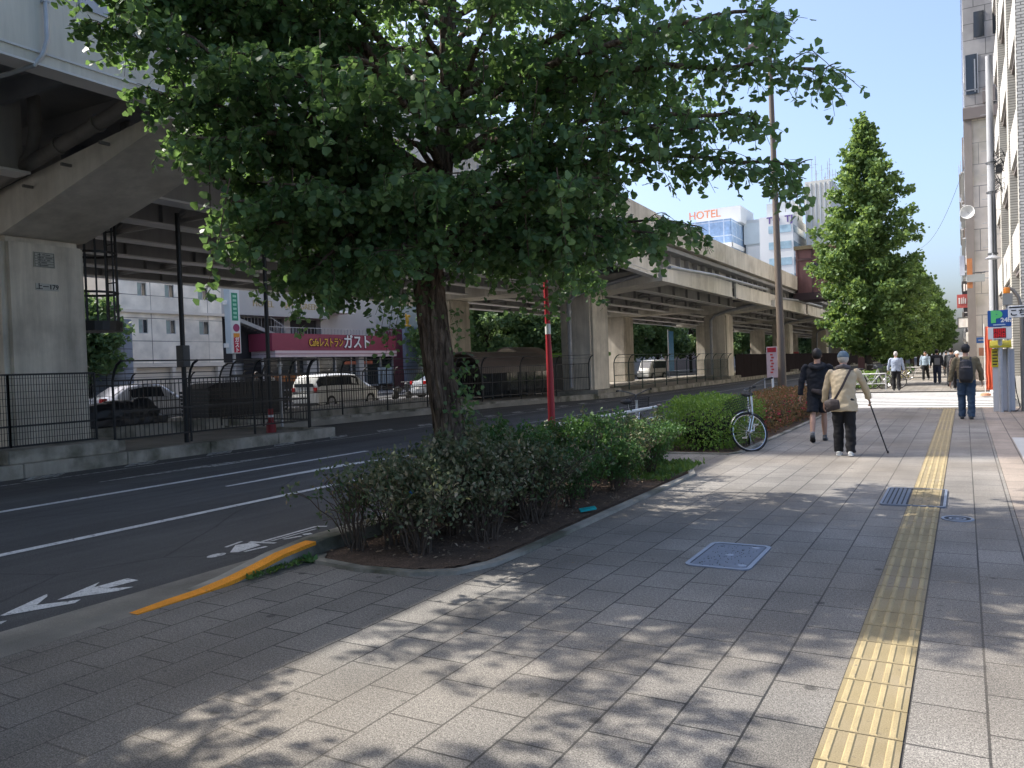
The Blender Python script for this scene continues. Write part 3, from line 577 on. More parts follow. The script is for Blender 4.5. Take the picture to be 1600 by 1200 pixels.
for bd,m_,xx in ((.045,OUTL,-40.93),(0.004,YEL,-40.90)): text('Cafeレストラン',.76,(xx,44.7,3.86),ROT_PX,m_,rs,'sign_letters',.015,sx=.70,bold=bd)
for bd,m_,xx in ((.06,OUTL,-40.93),(.02,WHITE,-40.90)): text('ガスト',1.15,(xx,48.15,3.9),ROT_PX,m_,rs,'sign_letters',.015,sx=.92,bold=bd)
Q_(MB().box(-50,-42,53.5,57,0,5.2),'side_wall',mat('side_wall_maroon',(.15,.04,.06),.7,.1,1))
t=thing('vertical_sign','tall white lightbox sign with green and red panels standing at the hotel corner','sign',(-38,33.5,0))
MB().box(-.25,.25,-.38,.36,3.0,6.95).build('box',mat('lightbox_white',(.55,.60,.60),.4,.05,2),t,bevel=.02)
MB().box(.251,.262,-.26,.20,4.95,6.6).build('green_panel',mat('sign_green2',(.015,.22,.13),.5,.1),t); MB().box(.251,.262,-.20,.26,3.05,3.95).build('red_panel',mat('sign_crimson',(.42,.015,.05),.5,.1),t); MB().box(.251,.262,-.20,.26,3.96,4.2).build('orange_panel',mat('sign_orange',(.6,.25,.03),.5,.1),t)
b=MB(); b.tube([(.25,.03,4.52),(.265,.03,4.52)],.24,20); b.build('round_mark',mat('mark_purple',(.25,.03,.10),.5,.1),t)
for i,ch in enumerate('ガスト'): text(ch,.32,(-37.73,33.53,3.78-.3*i),ROT_PX,WHITE,t,'sign_letters',.004,bold=.01)
b=MB()
for k in range(6): b.box(.263,.268,-.16,.10,5.08+k*.25,5.22+k*.25); b.box(.2685,.27,-.1,.04,5.12+k*.25,5.18+k*.25)
b.build('small_print',mat('pale_green_print',(.25,.5,.38),.6,.3,20),t); MB().box(-.05,.05,-.7,-.38,5.9,6.15).box(-.05,.05,-.7,-.38,3.35,3.6).build('brackets',WHITE,t); MB().tube([(0,0,0),(0,0,3.0)],.09,10).build('post',GALV,t)
t=thing('pale_building','pale plain building behind and right of the restaurant','building',(-52,60,0))
MB().box(-56,-46,53.4,64,0,9.5).build('wall',mat('pale_wall',(.55,.55,.52),.7,.06,.5),t,True); b=MB()
for k in range(5): b.box(-46.01,-45.98,54+k*2,55.1+k*2,5.9,7.1)
b.build('windows',GLASSD,t,True)
t=thing('gold_ornament','small golden ornament on a blue grey ledge right of the restaurant','ornament',(-42,56.1,5.4)); 
remesh(MB().ell((0,0,.55),(.12,.22,.4)).ell((0,.25,.95),(.1,.25,.13)).ell((0,-.15,.9),(.1,.12,.3)).box(-.1,.1,-.3,.4,0,.2),.04,'figure',mat('gold_paint',(.6,.32,.04),.4,.2),t,2)
MB().box(-.3,.3,-.8,.9,-5.3,0).build('ledge',mat('blue_grey',(.28,.32,.38),.6,.1),t)
t=thing('grey_tower','round grey tower clad in horizontal panels left of the hotel','tower',(-40,27,0))
MB().lathe([(1.0,0),(1.0,4.9),(0,4.9)],32).build('cladding',gridmat('tower_cladding',(.20,.23,.28),(.07,.08,.1),.8,.55,.02,'YZ',0,.05),t,smooth=True)
# far buildings above the parapet
BLU=gridmat('blue_curtain_wall',(.26,.38,.56),(.5,.58,.68),3.6,3.6,.14,'XZ',0,.16,.15,bump=0); BLU2=gridmat('blue_curtain_wall_side',(.26,.38,.55),(.5,.58,.68),3.6,3.6,.14,'YZ',0,.16,.15,bump=0)
WHB=mat('white_cladding',(.62,.63,.62),.6,.04,.1); GRB=mat('cool_grey_cladding',(.46,.49,.50),.4,.08,.1)
t=thing('office_tower','far blue glass office block with a roof sign seen above the parapet','office tower',(-55,205,0))
o=MB().box(-64,-49.6,200,200.2,20,36.5).build('front_glass',BLU,t,True); MB().box(-49.7,-49.5,200,228,20,36.5).build('side_glass',BLU2,t,True); MB().box(-64,-49.8,200.3,228,0,36.4).build('core',GRB,t,True)
MB().box(-64.2,-49.3,199.8,199.98,29.5,30.6).box(-49.48,-49.3,199.8,228,29.5,30.6).build('floor_band',WHITE,t,True); text('HOTEL',2.7,(-56.0,199.7,38.0),ROT_NY,mat('sign_orange_red',(.75,.28,.15),.5,.05),t,'roof_sign',.2,sx=.95)
MB().box(-60,-48.5,206,220,36.4,40.5).build('roof_block',WHB,t,True)
t=thing('office_tower','far grey metal and glass tower between the blue block and the white block','office tower',(-46,210,0))
MB().box(-48.9,-41.8,212,240,0,37.5).build('core',GRB,t,True); MB().box(-49.2,-44.0,211.6,212,31.2,36.6).build('upper_panel',mat('silver_panel',(.5,.56,.58),.3,.1,.2),t,True); MB().box(-48.4,-44.2,211.7,211.95,10,30.6).build('pale_panel',WHB,t,True)
b=MB()
for k in range(14): b.box(-43.9,-42.0,211.8,211.96,10.4+k*1.9,11.9+k*1.9)
b.build('windows',mat('blue_grey_glass',(.16,.22,.30),.15,.15,.2),t,True)
t=thing('office_tower','far white office block with ribbon windows and antennas on its roof','office tower',(-36,195,0))
MB().box(-40.6,-33.2,190,215,0,34).build('core',WHB,t,True)
for k in range(9):
    z=30.3-k*3.7; b=MB().box(-38.6,-33.6,189.93,189.97,z-.2,z+1.5); b.build('window_band',mat('sky_glass',(.30,.42,.48),.12,.3,.5),t,True); MB().box(-33.17,-33.13,190.5,214,z-.2,z+1.5).build('window_band',_M['sky_glass'],t,True)
MB().box(-31.4,-25.6,196,214,0,42).build('ribbed_tower',mat('ribbed_beige',(.52,.51,.46),.7,.1,.3),t,True) ; MB().box(-39.5,-33.5,193,205,34,37.5).build('plant_room',GRB,t,True)
b=MB()
for x in (-31.2,-30.2,-29.2,-28.2,-27.2,-26.2): b.box(x,x+.25,195.8,196,10,41.5)
b.build('ribs',GRB,t,True); text('TO',2.1,(-37.4,189.8,33.0),ROT_NY,mat('sign_violet',(.12,.08,.25),.5,.05),t,'wall_sign',.05,bold=.05); text('TJ',2.1,(-34.0,189.8,33.0),ROT_NY,_M['sign_violet'],t,'wall_sign',.05,bold=.05)
b=MB()
for k in range(22): x=rnd.uniform(-38,-26); y=rnd.uniform(197,210); z=42 if x>-31 else 37; h=rnd.uniform(2,7); b.bar((x,y,z-1),(x,y,z+h),.12,.12); b.bar((x-.5,y,z+h*.7),(x+.5,y,z+h*.7),.08,.08)
b.build('antennas',GALV,t,True)
t=thing('office_tower','slim pale building at the right edge of the far white block','office tower',(-27,230,0)); MB().box(-30,-22,228,245,0,34).build('wall',mat('slim_wall',(.45,.48,.5),.6,.1),t,True)
# generic backdrop blocks behind the far trees
cols=[(.42,.40,.36),(.30,.31,.33),(.5,.48,.45),(.25,.20,.18),(.38,.4,.44)]
labs=['cream block of flats behind the trees beside the pale building','grey office block far behind the trees','pale block far behind the trees with rows of dark windows','brown block far behind the expressway columns','blue grey block farthest along the far pavement']
for i,(y0,y1,h) in enumerate(((66,84,16),(86,104,19),(106,130,15),(133,165,20),(170,230,24))):
    t=thing('city_block',labs[i],'building',(-46,y0,0)); MB().box(-60,-44,y0,y1,0,h).build('wall',mat('block_wall_'+'abcde'[i],cols[i],.75,.08,.3),t,True)
    for z in np.arange(3,h-1.5,3.1):
        b=MB()
        for y in np.arange(y0+1,y1-2,2.6): b.box(-43.99,-43.96,y,y+1.6,z,z+1.4)
        b.build('window_row',GLASSD,t,True)
for i,(y0,y1,h) in enumerate(((-6,7,14),(8.4,19,62),(19.3,26,11))):  # middle block is heightened out of view to cast shade on the pavement
    t=thing('city_block',('grey block opposite at the far left','brown block opposite left of the round tower, heightened unseen to shade the pavement','cream block directly beside the round tower')[i],'building',(-46,y0,0)); MB().box(-60,-44,y0,y1,0,h).build('wall',mat('block_wall_'+'abc'[i],cols[i],.75,.08,.3),t,True)
t=thing('blue_banner','tall blue banner seen between far columns','banner',(-27,82,0)); MB().box(-.05,.05,-.8,.8,.6,4.8).build('cloth',mat('banner_blue',(.10,.32,.62),.6,.1),t); MB().tube([(0,-.85,0),(0,-.85,5)],.05,8).build('pole',GALV,t)
t=thing('red_sign','tall red and white sign under the far end of the expressway','sign',(-18.6,106,0)); MB().box(-.35,.35,-.05,.05,.5,2.3).build('red_panel',mat('sign_salmon',(.62,.13,.13),.5,.1),t); MB().box(-.9,-.36,-.05,.05,1.6,3.2).build('white_panel',WHITE,t); MB().tube([(0,.0,0),(0,.0,.5)],.06,8).build('post',GALV,t)
# brown footbridge end
FB=mat('footbridge_brown',(.13,.06,.055),.6,.15,1.5,streak=.3)
t=thing('footbridge','brown panelled footbridge box beyond the expressway half hidden by the tall tree','footbridge',(-8,71.5,0))
MB().box(-12.1,-6.6,70.05,73,6.9,10.5).build('side_wall',FB,t,True); MB().box(-12.2,-6.5,69.8,73.2,10.5,10.8).build('roof_edge',mat('roof_moss_brown',(.10,.08,.045),.8,.3,1),t,True); MB().box(-12.3,-6.5,69.7,73.2,6.3,6.9).build('beam',mat('beam_dark_brown',(.035,.02,.022),.6,.1),t,True)
b=MB()
for x in np.arange(-12,-6.8,1.15): b.box(x,x+.07,69.95,70.05,6.9,10.5)
b.box(-12.1,-6.6,69.94,70.05,9.6,9.75); b.build('mullions',mat('mullion_brown',(.05,.025,.025),.6,.1),t,True); MB().box(-11.2,-10.3,69.98,70.04,8.9,9.3).build('vent',BLACK,t,True); MB().box(-7.6,-6.9,71,72,0,6.3).build('support_column',FB,t,True)
# ---------------- vegetation ----------------
LEAF=leafmat('ginkgo_leaf',(.035,.090,.045),(.125,.215,.10),(.36,.58,.12),.42,(.22,.33,.13),rough=.42)
LEAF2=leafmat('street_tree_leaf',(.055,.115,.042),(.14,.225,.07),(.38,.52,.10),.34)
LEAF3=leafmat('far_tree_leaf',(.06,.12,.05),(.12,.19,.07),(.28,.42,.12),.30)
def unit(a): return a/np.maximum(np.linalg.norm(a,axis=-1,keepdims=True),1e-6)
def leaves(pos,tipdir,size,shape='fan',flat=.4,g=rng):
    """pos Nx3 leaf base, tipdir Nx3, size N -> V,F"""
    N=len(pos); d=unit(tipdir); r=g.normal(size=(N,3)); r[:,2]+=flat*2; s=unit(np.cross(d,r)); n=np.cross(s,d)
    if shape=='fan': P=[(0,0,0),(-.30,.52,.03),(-.52,.55,-.03),(-.36,.93,.05),(0,.92,-.02),(.36,.93,.05),(.52,.55,-.03),(.30,.52,.03)]
    if shape=='fan': Fq=[(0,2,3,4),(0,4,5,6)]
    elif shape=='oval': P=[(0,0,0),(-.28,.5,.08),(0,1,0),(.28,.5,.08)]; Fq=[(0,1,2,3)]
    elif shape=='clump': P=[(0,0,0),(-.5,.45,.12),(0,1,0),(.5,.45,.12)]; Fq=[(0,1,2,3)]
    k=len(P); P=np.array(P); sz=size[:,None,None]
    V=pos[:,None,:]+sz*(P[None,:,0,None]*s[:,None,:]+P[None,:,1,None]*d[:,None,:]+P[None,:,2,None]*n[:,None,:])
    F=(np.array(Fq)[None]+(np.arange(N)*k)[:,None,None]).reshape(-1,4)
    return V.reshape(-1,3),F
def bez(p0,p1,p2,n):
    t=np.linspace(0,1,n)[:,None]; return (1-t)**2*p0+2*t*(1-t)*p1+t*t*p2
# --- big near ginkgo ---
TB=np.array([-4.68,7.0,0.])
trunk=np.array([[-4.66,7.0,-.05],[-4.69,7,.35],[-4.75,7,1.0],[-4.85,7,1.8],[-4.94,7.02,2.5],[-4.92,7.03,3.0],[-4.76,7.05,3.6],[-4.66,7.1,4.4],[-4.62,7.1,5.6],[-4.7,7.15,7.0],[-4.66,7.2,8.6],[-4.7,7.2,10.2]])
trad=[.235,.175,.148,.142,.135,.125,.10,.085,.07,.055,.035,.015]
def at_trunk(z):
    return np.array([np.interp(z,trunk[:,2],trunk[:,k]) for k in range(3)])
t=thing('ginkgo_tree','large leafy ginkgo tree leaning over the near planting bed','tree',tuple(TB)); g=np.random.default_rng(5)
b=MB(); zs=list(np.linspace(-.05,3.4,150))+list(np.linspace(3.45,10.2,60)); n=84; vs=[]
for z in zs:
    c=at_trunk(z); r0=np.interp(z,trunk[:,2],trad)
    for j in range(n):
        a=2*PI*j/n; ax=a+.10*z
        w=mnoise.noise(Vector((math.cos(ax)*5.2,math.sin(ax)*5.2,z*1.1))); w2=mnoise.noise(Vector((math.cos(ax)*11,math.sin(ax)*11,z*2.2+9))); ridge=(1-abs(w)*3.2)*.6+(1-abs(w2)*3)*.4
        big=mnoise.noise(Vector((math.cos(a)*.9,math.sin(a)*.9,z*.8+4)))
        rr=r0*(1+.16*big+.05*math.sin(3*a+z))+.030*max(ridge,-.7)*min(1,r0/.12)+ (.05*max(0,.4-z)*math.cos(4*a+1)if z<.4 else 0)
        vs.append((c[0]+rr*math.cos(a)*1.05-TB[0],c[1]+rr*math.sin(a)-TB[1],z))
fs=[(i*n+j,i*n+(j+1)%n,(i+1)*n+(j+1)%n,(i+1)*n+j) for i in range(len(zs)-1) for j in range(n)]
b.add(vs,fs).build('trunk',BARK,t,smooth='all')
limbs=[]
def L(z0,tip,rise=.5,r=.05): limbs.append((z0,np.array(tip,float),rise,r))
# limbs that show in the silhouette, and a high set added for shade
for tip in ((-7.0,4.7,4.95),(-6.8,5.1,4.4),(-6.6,5.4,3.95),(-6.5,5.6,3.6),(-6.3,5.8,3.1),(-6.1,6.2,2.75),(-5.8,5.8,2.7),(-4.9,5.0,3.2)): L(rnd.uniform(2.6,3.3),tip,.55)
for tip in ((-6.6,4.5,5.3),(-5.8,4.3,4.6),(-6.0,4.9,4.1),(-5.5,4.6,3.6),(-5.4,4.8,3.1),(-6.1,5.6,3.2),(-6.6,6.2,3.3),(-6.9,6.9,3.2),(-6.6,7.4,2.9),(-5.6,5.0,2.8),(-5.2,5.6,2.6),(-3.8,4.7,3.9),(-4.3,5.6,2.6),(-2.7,6.4,3.2),(-3.0,7.0,3.4),(-5.9,6.6,2.45),(-4.9,5.9,2.5),(-6.4,6.9,2.6)): L(rnd.uniform(2.7,3.8),tip,.5)
for tip in ((-7.6,4.3,6.3),(-7.1,3.7,6.6),(-6.7,4.1,7.2),(-7.9,3.6,5.7),(-8.1,4.0,6.1),(-7.3,2.9,5.9),(-7.9,3.0,5.6)): L(4.2,tip,.5)  # limbs above the view, added to dapple the paving below
for tip,z in (((-.97,7.2,4.0),4.2),((-1.25,7.4,3.28),3.4),((-1.5,7.0,3.65),3.8),((-2.6,7.5,2.85),3.0),((-2.95,7.0,2.8),2.8),((-3.6,7.3,2.75),2.7),((-1.75,7.6,5.2),4.4),((-1.3,6.6,4.35),4.2),((-3.1,8.6,2.9),2.9),((-4.1,9.4,2.7),2.8)): L(z,tip,.45)
for i in range(62):
    z=3.05+6.9*(i/62)**.95; a=i*2.39996+.4; rr=np.interp(z,[3,4.5,6,8,10],[3.0,3.7,3.7,2.9,1.3])*rnd.uniform(.75,1.05); zt=z+rnd.uniform(-.2,.7); rr*=(.80 if math.cos(a)<-.2 else .84 if math.cos(a)>.25 and (z<4.2 or z>5) else 1)
    L(z-.25,(-4.7+rr*math.cos(a),7.1+rr*math.sin(a),zt),.5,.03)
LP=[];LD=[];LSs=[]; tw=MB(); nl=0
for (z0,tip,rise,r) in limbs:
    p0=at_trunk(z0); d=tip-p0; Lh=np.linalg.norm(d[:2]); mid=p0+d*.5+np.array([0,0,rise*Lh*.28])
    C=bez(p0,mid,tip,14); C[1:-1]+=g.normal(0,.02,(12,3)); lm=MB(); lm.tube([Vector(c)-Vector(TB) for c in C],[r*(1-.82*i/13)+.003 for i in range(14)],7)
    if Lh>1.2 and z0<7: lm.build('limb',BARK,t,smooth='all')
    else: tw.add(lm.v,lm.f)
    tot=np.linalg.norm(np.diff(C,axis=0),axis=1).sum(); ns=max(5,int(tot*5.2))
    for k in range(ns+1):
        u=.22+.78*k/ns; q=C[min(13,int(u*13))]; 
        if k<ns: q=q+(C[min(13,int(u*13)+1)]-q)*((u*13)%1)
        tang=unit(C[min(13,int(u*13)+1)]-C[max(0,int(u*13)-1)]+1e-6); side=unit(np.cross(tang,[0,0,1.]))*(1 if k%2 else -1)
        ln=rnd.uniform(.35,.85)*(1.1-.65*u) if k<ns else .22
        e=q+(side*rnd.uniform(.5,1)+tang*rnd.uniform(.3,.8))*ln+np.array([0,0,rnd.uniform(-.25,.12)*ln]); m_=q+(e-q)*.5+np.array([0,0,.12*ln]); SC=bez(q,m_,e,6)
        tw.tube([Vector(c)-Vector(TB) for c in SC],[.008-.0011*i for i in range(6)],4)
        for h in range(4 if k<ns else 2):
            v=(h+.6)/4.2; s0=SC[min(5,int(v*5)+1)]; hl=rnd.uniform(.15,.42) 
            hd=np.array([g.normal(0,.5),g.normal(0,.5),-rnd.uniform(.1,1.3)]); hd=unit(hd+unit(e-q)*.55); he=s0+hd*hl; mm=s0+(he-s0)*.5+np.array([0,0,.03]); HC=bez(s0,mm,he,5)
            tw.tube([Vector(c)-Vector(TB) for c in HC[::2]],[.004,.003,.002],3)
            nlv=int((hl*84+6)*(.62 if s0[0]>-3.0 else 1)*(.5 if s0[2]>5.6 else .8))
            uu=g.random(nlv); pp=np.array([[np.interp(x,np.linspace(0,1,5),HC[:,a_]) for a_ in range(3)] for x in uu]); dd=g.normal(size=(nlv,3)); dd[:,2]=dd[:,2]*.5-.55; dd=unit(dd)
            LP.append(pp+dd*g.uniform(.015,.045,(nlv,1))); LD.append(dd); LSs.append(g.uniform(.046,.082,nlv))
# sprouts on the trunk
for zc,k,ax in ((.45,90,-.6),(.60,70,-2.0),(1.15,60,.1),(1.28,50,.2),(1.55,50,.0),(1.9,40,-2.6),(2.05,45,.3),(2.4,70,-1.8)):
    c=at_trunk(zc); a=ax+g.normal(0,.5,k); rr=.2+np.abs(g.normal(0,.09,k)); pp=np.stack([c[0]+rr*np.cos(a),c[1]+rr*np.sin(a),zc+g.normal(0,.10,k)],1); dd=g.normal(size=(k,3)); dd[:,2]-=.5; LP.append(pp);LD.append(dd);LSs.append(g.uniform(.035,.06,k))
# hanging sprays left of the trunk
for (sx,sy,sz,ez) in ((-5.55,7.3,2.9,1.75),(-5.35,7.2,2.8,1.95),(-5.7,7.4,2.9,2.0),(-5.1,6.6,2.7,2.2),(-3.9,8.2,2.7,2.1),(-4.1,8.0,2.7,2.2)):
    k=90; u=g.random(k); pp=np.stack([sx+u*(-.25)+g.normal(0,.10,k),sy+g.normal(0,.1,k),sz+(ez-sz)*u+g.normal(0,.04,k)],1); dd=g.normal(size=(k,3)); dd[:,2]=-.6; LP.append(pp);LD.append(dd);LSs.append(g.uniform(.045,.075,k)); tw.tube([(sx-TB[0],sy-TB[1],sz),(sx-.12-TB[0],sy-TB[1],(sz+ez)/2),(sx-.25-TB[0],sy-TB[1],ez)],[.006,.004,.002],4)
for i in range(30):   # long drooping sprays round the lower crown
    a=R(rnd.uniform(150,395)); rr=rnd.uniform(1.2,3.1); z1=rnd.uniform(2.9,4.6); sx,sy=-4.8+rr*math.cos(a),6.9+rr*math.sin(a)*.85; ln=rnd.uniform(.5,.95); dx,dy=rnd.uniform(-.35,.1)*ln,rnd.uniform(-.2,.2)*ln; k=int(ln*62); u=g.random(k)
    pp=np.stack([sx+u*dx+g.normal(0,.035,k),sy+dy*u+g.normal(0,.035,k),z1-ln*u],1); dd=g.normal(size=(k,3)); dd[:,2]=-.7; LP.append(pp);LD.append(dd);LSs.append(g.uniform(.055,.085,k)); tw.tube([(sx-TB[0],sy-TB[1],z1+.1),(sx+dx*.5-TB[0],sy+dy*.5-TB[1],z1-ln*.5),(sx+dx-TB[0],sy+dy-TB[1],z1-ln)],[.007,.004,.002],4)
LP=np.concatenate(LP)-TB; LD=np.concatenate(LD); LSs=np.concatenate(LSs); 
V,F=leaves(LP,LD,LSs,'fan',.35,g); npmesh('foliage',V,F,LEAF,t); tw.build('twigs',TWIG,t,recalc=False); GK=t
G2=copy_tree(GK); G2.location=(-5.7,-.6,0); G2.rotation_euler=(0,0,2.2); G2['label']='neighbouring ginkgo brushing the top left of the view, added to dapple the near paving'  # tree copy added beside the view for its shade on the paving
# --- conical street ginkgos ---
def cone_tree_mesh(h,rad,n,seed,ls,z0=1.6):
    g=np.random.default_rng(seed); br=MB(); br.tube([(0,0,-.05),(0,0,1.5),(.05,.02,h*.5),(.0,0,h*.93)],[.24,.19,.11,.02],12)
    Ps=[];Ds=[];k=0; nb=int(h*14)
    for i in range(nb):
        u=(i/nb); z=z0+(h-z0-.3)*u; a=i*2.39996+g.normal(0,.25); prof=np.interp(u,[0,.08,.2,.45,.7,.9,1],[.62,.86,1.0,.90,.60,.26,.08])*rad
        rr=prof*g.uniform(.62,1.18)
        if g.random()<.08: rr*=1.22
        tip=np.array([rr*math.cos(a),rr*math.sin(a),z+rr*g.uniform(.12,.42)]); p0=np.array([0,0,z-.1]); C=bez(p0,p0+(tip-p0)*.5+np.array([0,0,-.05*rr]),tip,6)
        br.tube([tuple(c) for c in C],[.035*(1-u*.7)*(1-.16*j) for j in range(6)],5)
        m=max(6,int(n/nb*(.35+.9*prof/rad))); t_=1-g.random(m)**1.7*.85; base=np.stack([np.interp(t_,np.linspace(0,1,6),C[:,q]) for q in range(3)],1)
        w=.08+.10*rr/rad*1.2; Ps.append(base+g.normal(0,1,(m,3))*np.array([w,w,w*.6])); d=g.normal(size=(m,3)); d+=unit(tip-p0)*.5; d[:,2]+=.1; Ds.append(d)
    m=60; zz=h-.9+1.0*g.random(m); Ps.append(np.stack([g.normal(0,.06,m),g.normal(0,.06,m),zz],1)); Ds.append(g.normal(size=(m,3))+[0,0,.5])
    P=np.concatenate(Ps);D=np.concatenate(Ds); V,F=leaves(P,D,g.uniform(ls*.7,ls*1.35,len(P)),'fan',.3,g)
    return br,V,F
def make_tree(name,label,loc,h,rad,n,seed,ls,m=LEAF2,group=None,z0=1.6):
    t=thing(name,label,'tree',loc,group=group); br,V,F=cone_tree_mesh(h,rad,n,seed,ls,z0); br.build('trunk',BARKD,t,smooth='all',recalc=False); npmesh('crown',V,F,m,t); return t
T1=make_tree('ginkgo_tree','tall cone shaped sunlit ginkgo tree, nearest of the pavement row beyond the hedges',(-4.35,45.5,0),14.0,2.6,42000,21,.155)
T2=make_tree('ginkgo_tree','second cone shaped ginkgo in the row, half hidden behind the tallest one',(-4.3,58,0),11.4,2.6,24000,22,.20,group='ginkgo trees along the pavement')
row=[('third ginkgo of the row along the pavement',70,.77,.6),('fourth ginkgo of the row along the pavement',82,.86,2.0),('ginkgo whose pointed top stands out right of the tallest tree',95,1.0,1.1),('sixth ginkgo of the row, beyond the one with the pointed top',108,.98,3.1),('seventh ginkgo of the row, well down the street',124,1.05,4.0),('eighth ginkgo of the row, near the far end of the street',142,1.0,5.0),('ninth ginkgo of the row, next to the last',165,1.04,.2),('last ginkgo at the far end of the street',195,1.1,1.9)]
T2.scale=(.68,.68,.68)
for lab,y,s,rz in row:
    c=copy_tree(T2); c.location=(-4.2,y,0); c.scale=(s,s,s); c.rotation_euler=(0,0,rz); c['label']=lab
# --- round bushy trees on the far side ---
def bushy_mesh(h,rad,n,seed,ls):
    g=np.random.default_rng(seed); br=MB(); br.tube([(0,0,-.05),(.05,0,h*.35),(0,.1,h*.7)],[.2,.15,.06],10); Ps=[]; 
    for i in range(34):
        a=g.random()*2*PI; z=h*(.28+.68*g.random()); pr=math.sqrt(max(.05,1-((z/h-.58)/.46)**2))*rad; rr=pr*g.uniform(.35,1.); c=np.array([rr*math.cos(a),rr*math.sin(a),z]); br.tube([(0,0,z*.6),tuple(c*.55+np.array([0,0,z*.3])),tuple(c)],[.06,.035,.012],5)
        m=n//34; q=unit(g.normal(size=(m,3)))*g.uniform(.5,1.05,(m,1))*np.array([1,1,.7])*rad*g.uniform(.28,.42); Ps.append(c+q)
    P=np.concatenate(Ps); D=g.normal(size=P.shape); V,F=leaves(P,D,g.uniform(ls*.6,ls*1.3,len(P)),'clump',.5,g); return br,V,F
BT=[]
for i,(seed) in enumerate((31,32,33)):
    br,V,F=bushy_mesh(8.5,3.4,9000,seed,.34); BT.append((br,V,F))
bt_objs={}
blabs=['dark leafy tree on the far side directly left of the round grey tower','leafy tree on the far pavement just right of the restaurant','leafy far tree seen left of the vaulted shelter roof','dense far tree rising behind the vaulted shelter','brighter leafy far tree seen left of the second pier','leafy far tree seen between the second pier and its far column','far tree right of the far column above the parked white car','full dark far tree above the white van under the expressway','leafy far tree seen left of the third pier','leafy far tree seen right of the third pier','small far tree seen beside the fourth pier','last leafy tree visible on the far pavement']
for i,(x,y,s) in enumerate(((-38.6,23.6,.72),(-38.5,56.5,.85),(-37,61,1.0),(-37,68,1.15),(-34,66,.9),(-37,79,1.1),(-36,90,1.1),(-34,98,1.25),(-34,112,1.2),(-32,132,1.2),(-31,155,1.3),(-30,185,1.3))):
    k=i%3
    if k not in bt_objs:
        br,V,F=BT[k]; t=thing('street_tree',blabs[i],'tree',(x,y,0),group='leafy trees on the far pavement'); br.build('trunk',BARKD,t,smooth='all',recalc=False); npmesh('crown',V,F,LEAF3,t); bt_objs[k]=t
    else: t=copy_tree(bt_objs[k])
    t.location=(x,y,0); t.scale=(s,s,s); t.rotation_euler=(0,0,i*1.3); t['label']=blabs[i]
# --- near planting bed ---
bed=[(-4.95,5.25),(-4.8,5.08),(-4.3,5.02),(-3.75,5.08),(-3.48,5.3),(-3.40,5.7),(-3.40,10.9),(-3.55,11.35),(-3.9,12.0),(-4.95,12.6)]
def bumpy(name,poly,z,amp,m,seed,step=.06):
    xs=np.arange(min(p[0] for p in poly),max(p[0] for p in poly)+step,step); ys=np.arange(min(p[1] for p in poly),max(p[1] for p in poly)+step,step); idx={};vs=[];fs=[]
    def ins(x,y):
        c=False; n=len(poly)
        for i in range(n):
            x0,y0=poly[i];x1,y1=poly[(i+1)%n]
            if (y0>y)!=(y1>y) and x<(x1-x0)*(y-y0)/(y1-y0)+x0: c=not c
        return c
    for i,x in enumerate(xs):
        for j,y in enumerate(ys): idx[i,j]=len(vs); vs.append((x,y,z+amp*(mnoise.noise(Vector((x*3,y*3,seed)))+.6*mnoise.noise(Vector((x*11,y*11,seed))))))
    for i in range(len(xs)-1):
        for j in range(len(ys)-1):
            if all(ins(a,b_) for a,b_ in ((xs[i],ys[j]),(xs[i+1],ys[j]),(xs[i+1],ys[j+1]),(xs[i],ys[j+1]))): fs.append((idx[i,j],idx[i+1,j],idx[i+1,j+1],idx[i,j+1]))
    return MB().add(vs,fs).build(name,m,smooth='all',recalc=False)
struct(quadsheet('soil_base',bed,.017,SOIL)); struct(bumpy('planting_bed',bed,.026,.011,SOIL,3))
def edging(P,w=.09,z=.032):
    b=MB(); P=[Vector((*p,0)) for p in P]; vs=[];n=len(P)
    for i,p in enumerate(P):
        d=(P[min(i+1,n-1)]-P[max(i-1,0)]).normalized(); nn=Vector((-d.y,d.x,0)); vs+=[tuple(p-nn*w/2),tuple(p-nn*w/2+Vector((0,0,z))),tuple(p+nn*w/2+Vector((0,0,z))),tuple(p+nn*w/2)]
    b.add(vs,[(i*4+j,i*4+4+j,i*4+5+j,i*4+1+j) for i in range(n-1) for j in range(3)]); return struct(b.build('bed_edging',CONCD))
edging([(-4.93,5.22),(-4.8,5.05),(-4.3,4.97),(-3.8,5.02),(-3.5,5.18),(-3.37,5.5),(-3.34,5.9),(-3.34,8.4),(-3.34,10.9),(-3.5,11.35),(-3.85,12.05),(-4.4,12.5),(-4.93,12.65)])
LA=leafmat('azalea_dull_leaf',(.040,.095,.038),(.13,.15,.065),(.16,.22,.06),.2,(.40,.28,.16)); LB=leafmat('azalea_pale_leaf',(.06,.10,.045),(.20,.19,.11),(.2,.26,.09),.2,(.48,.38,.25)); LG=leafmat('azalea_green_leaf',(.035,.10,.03),(.09,.19,.05),(.2,.35,.06),.25)
PK=mat('blossom_pink',(.62,.10,.12),.6,.2,9)
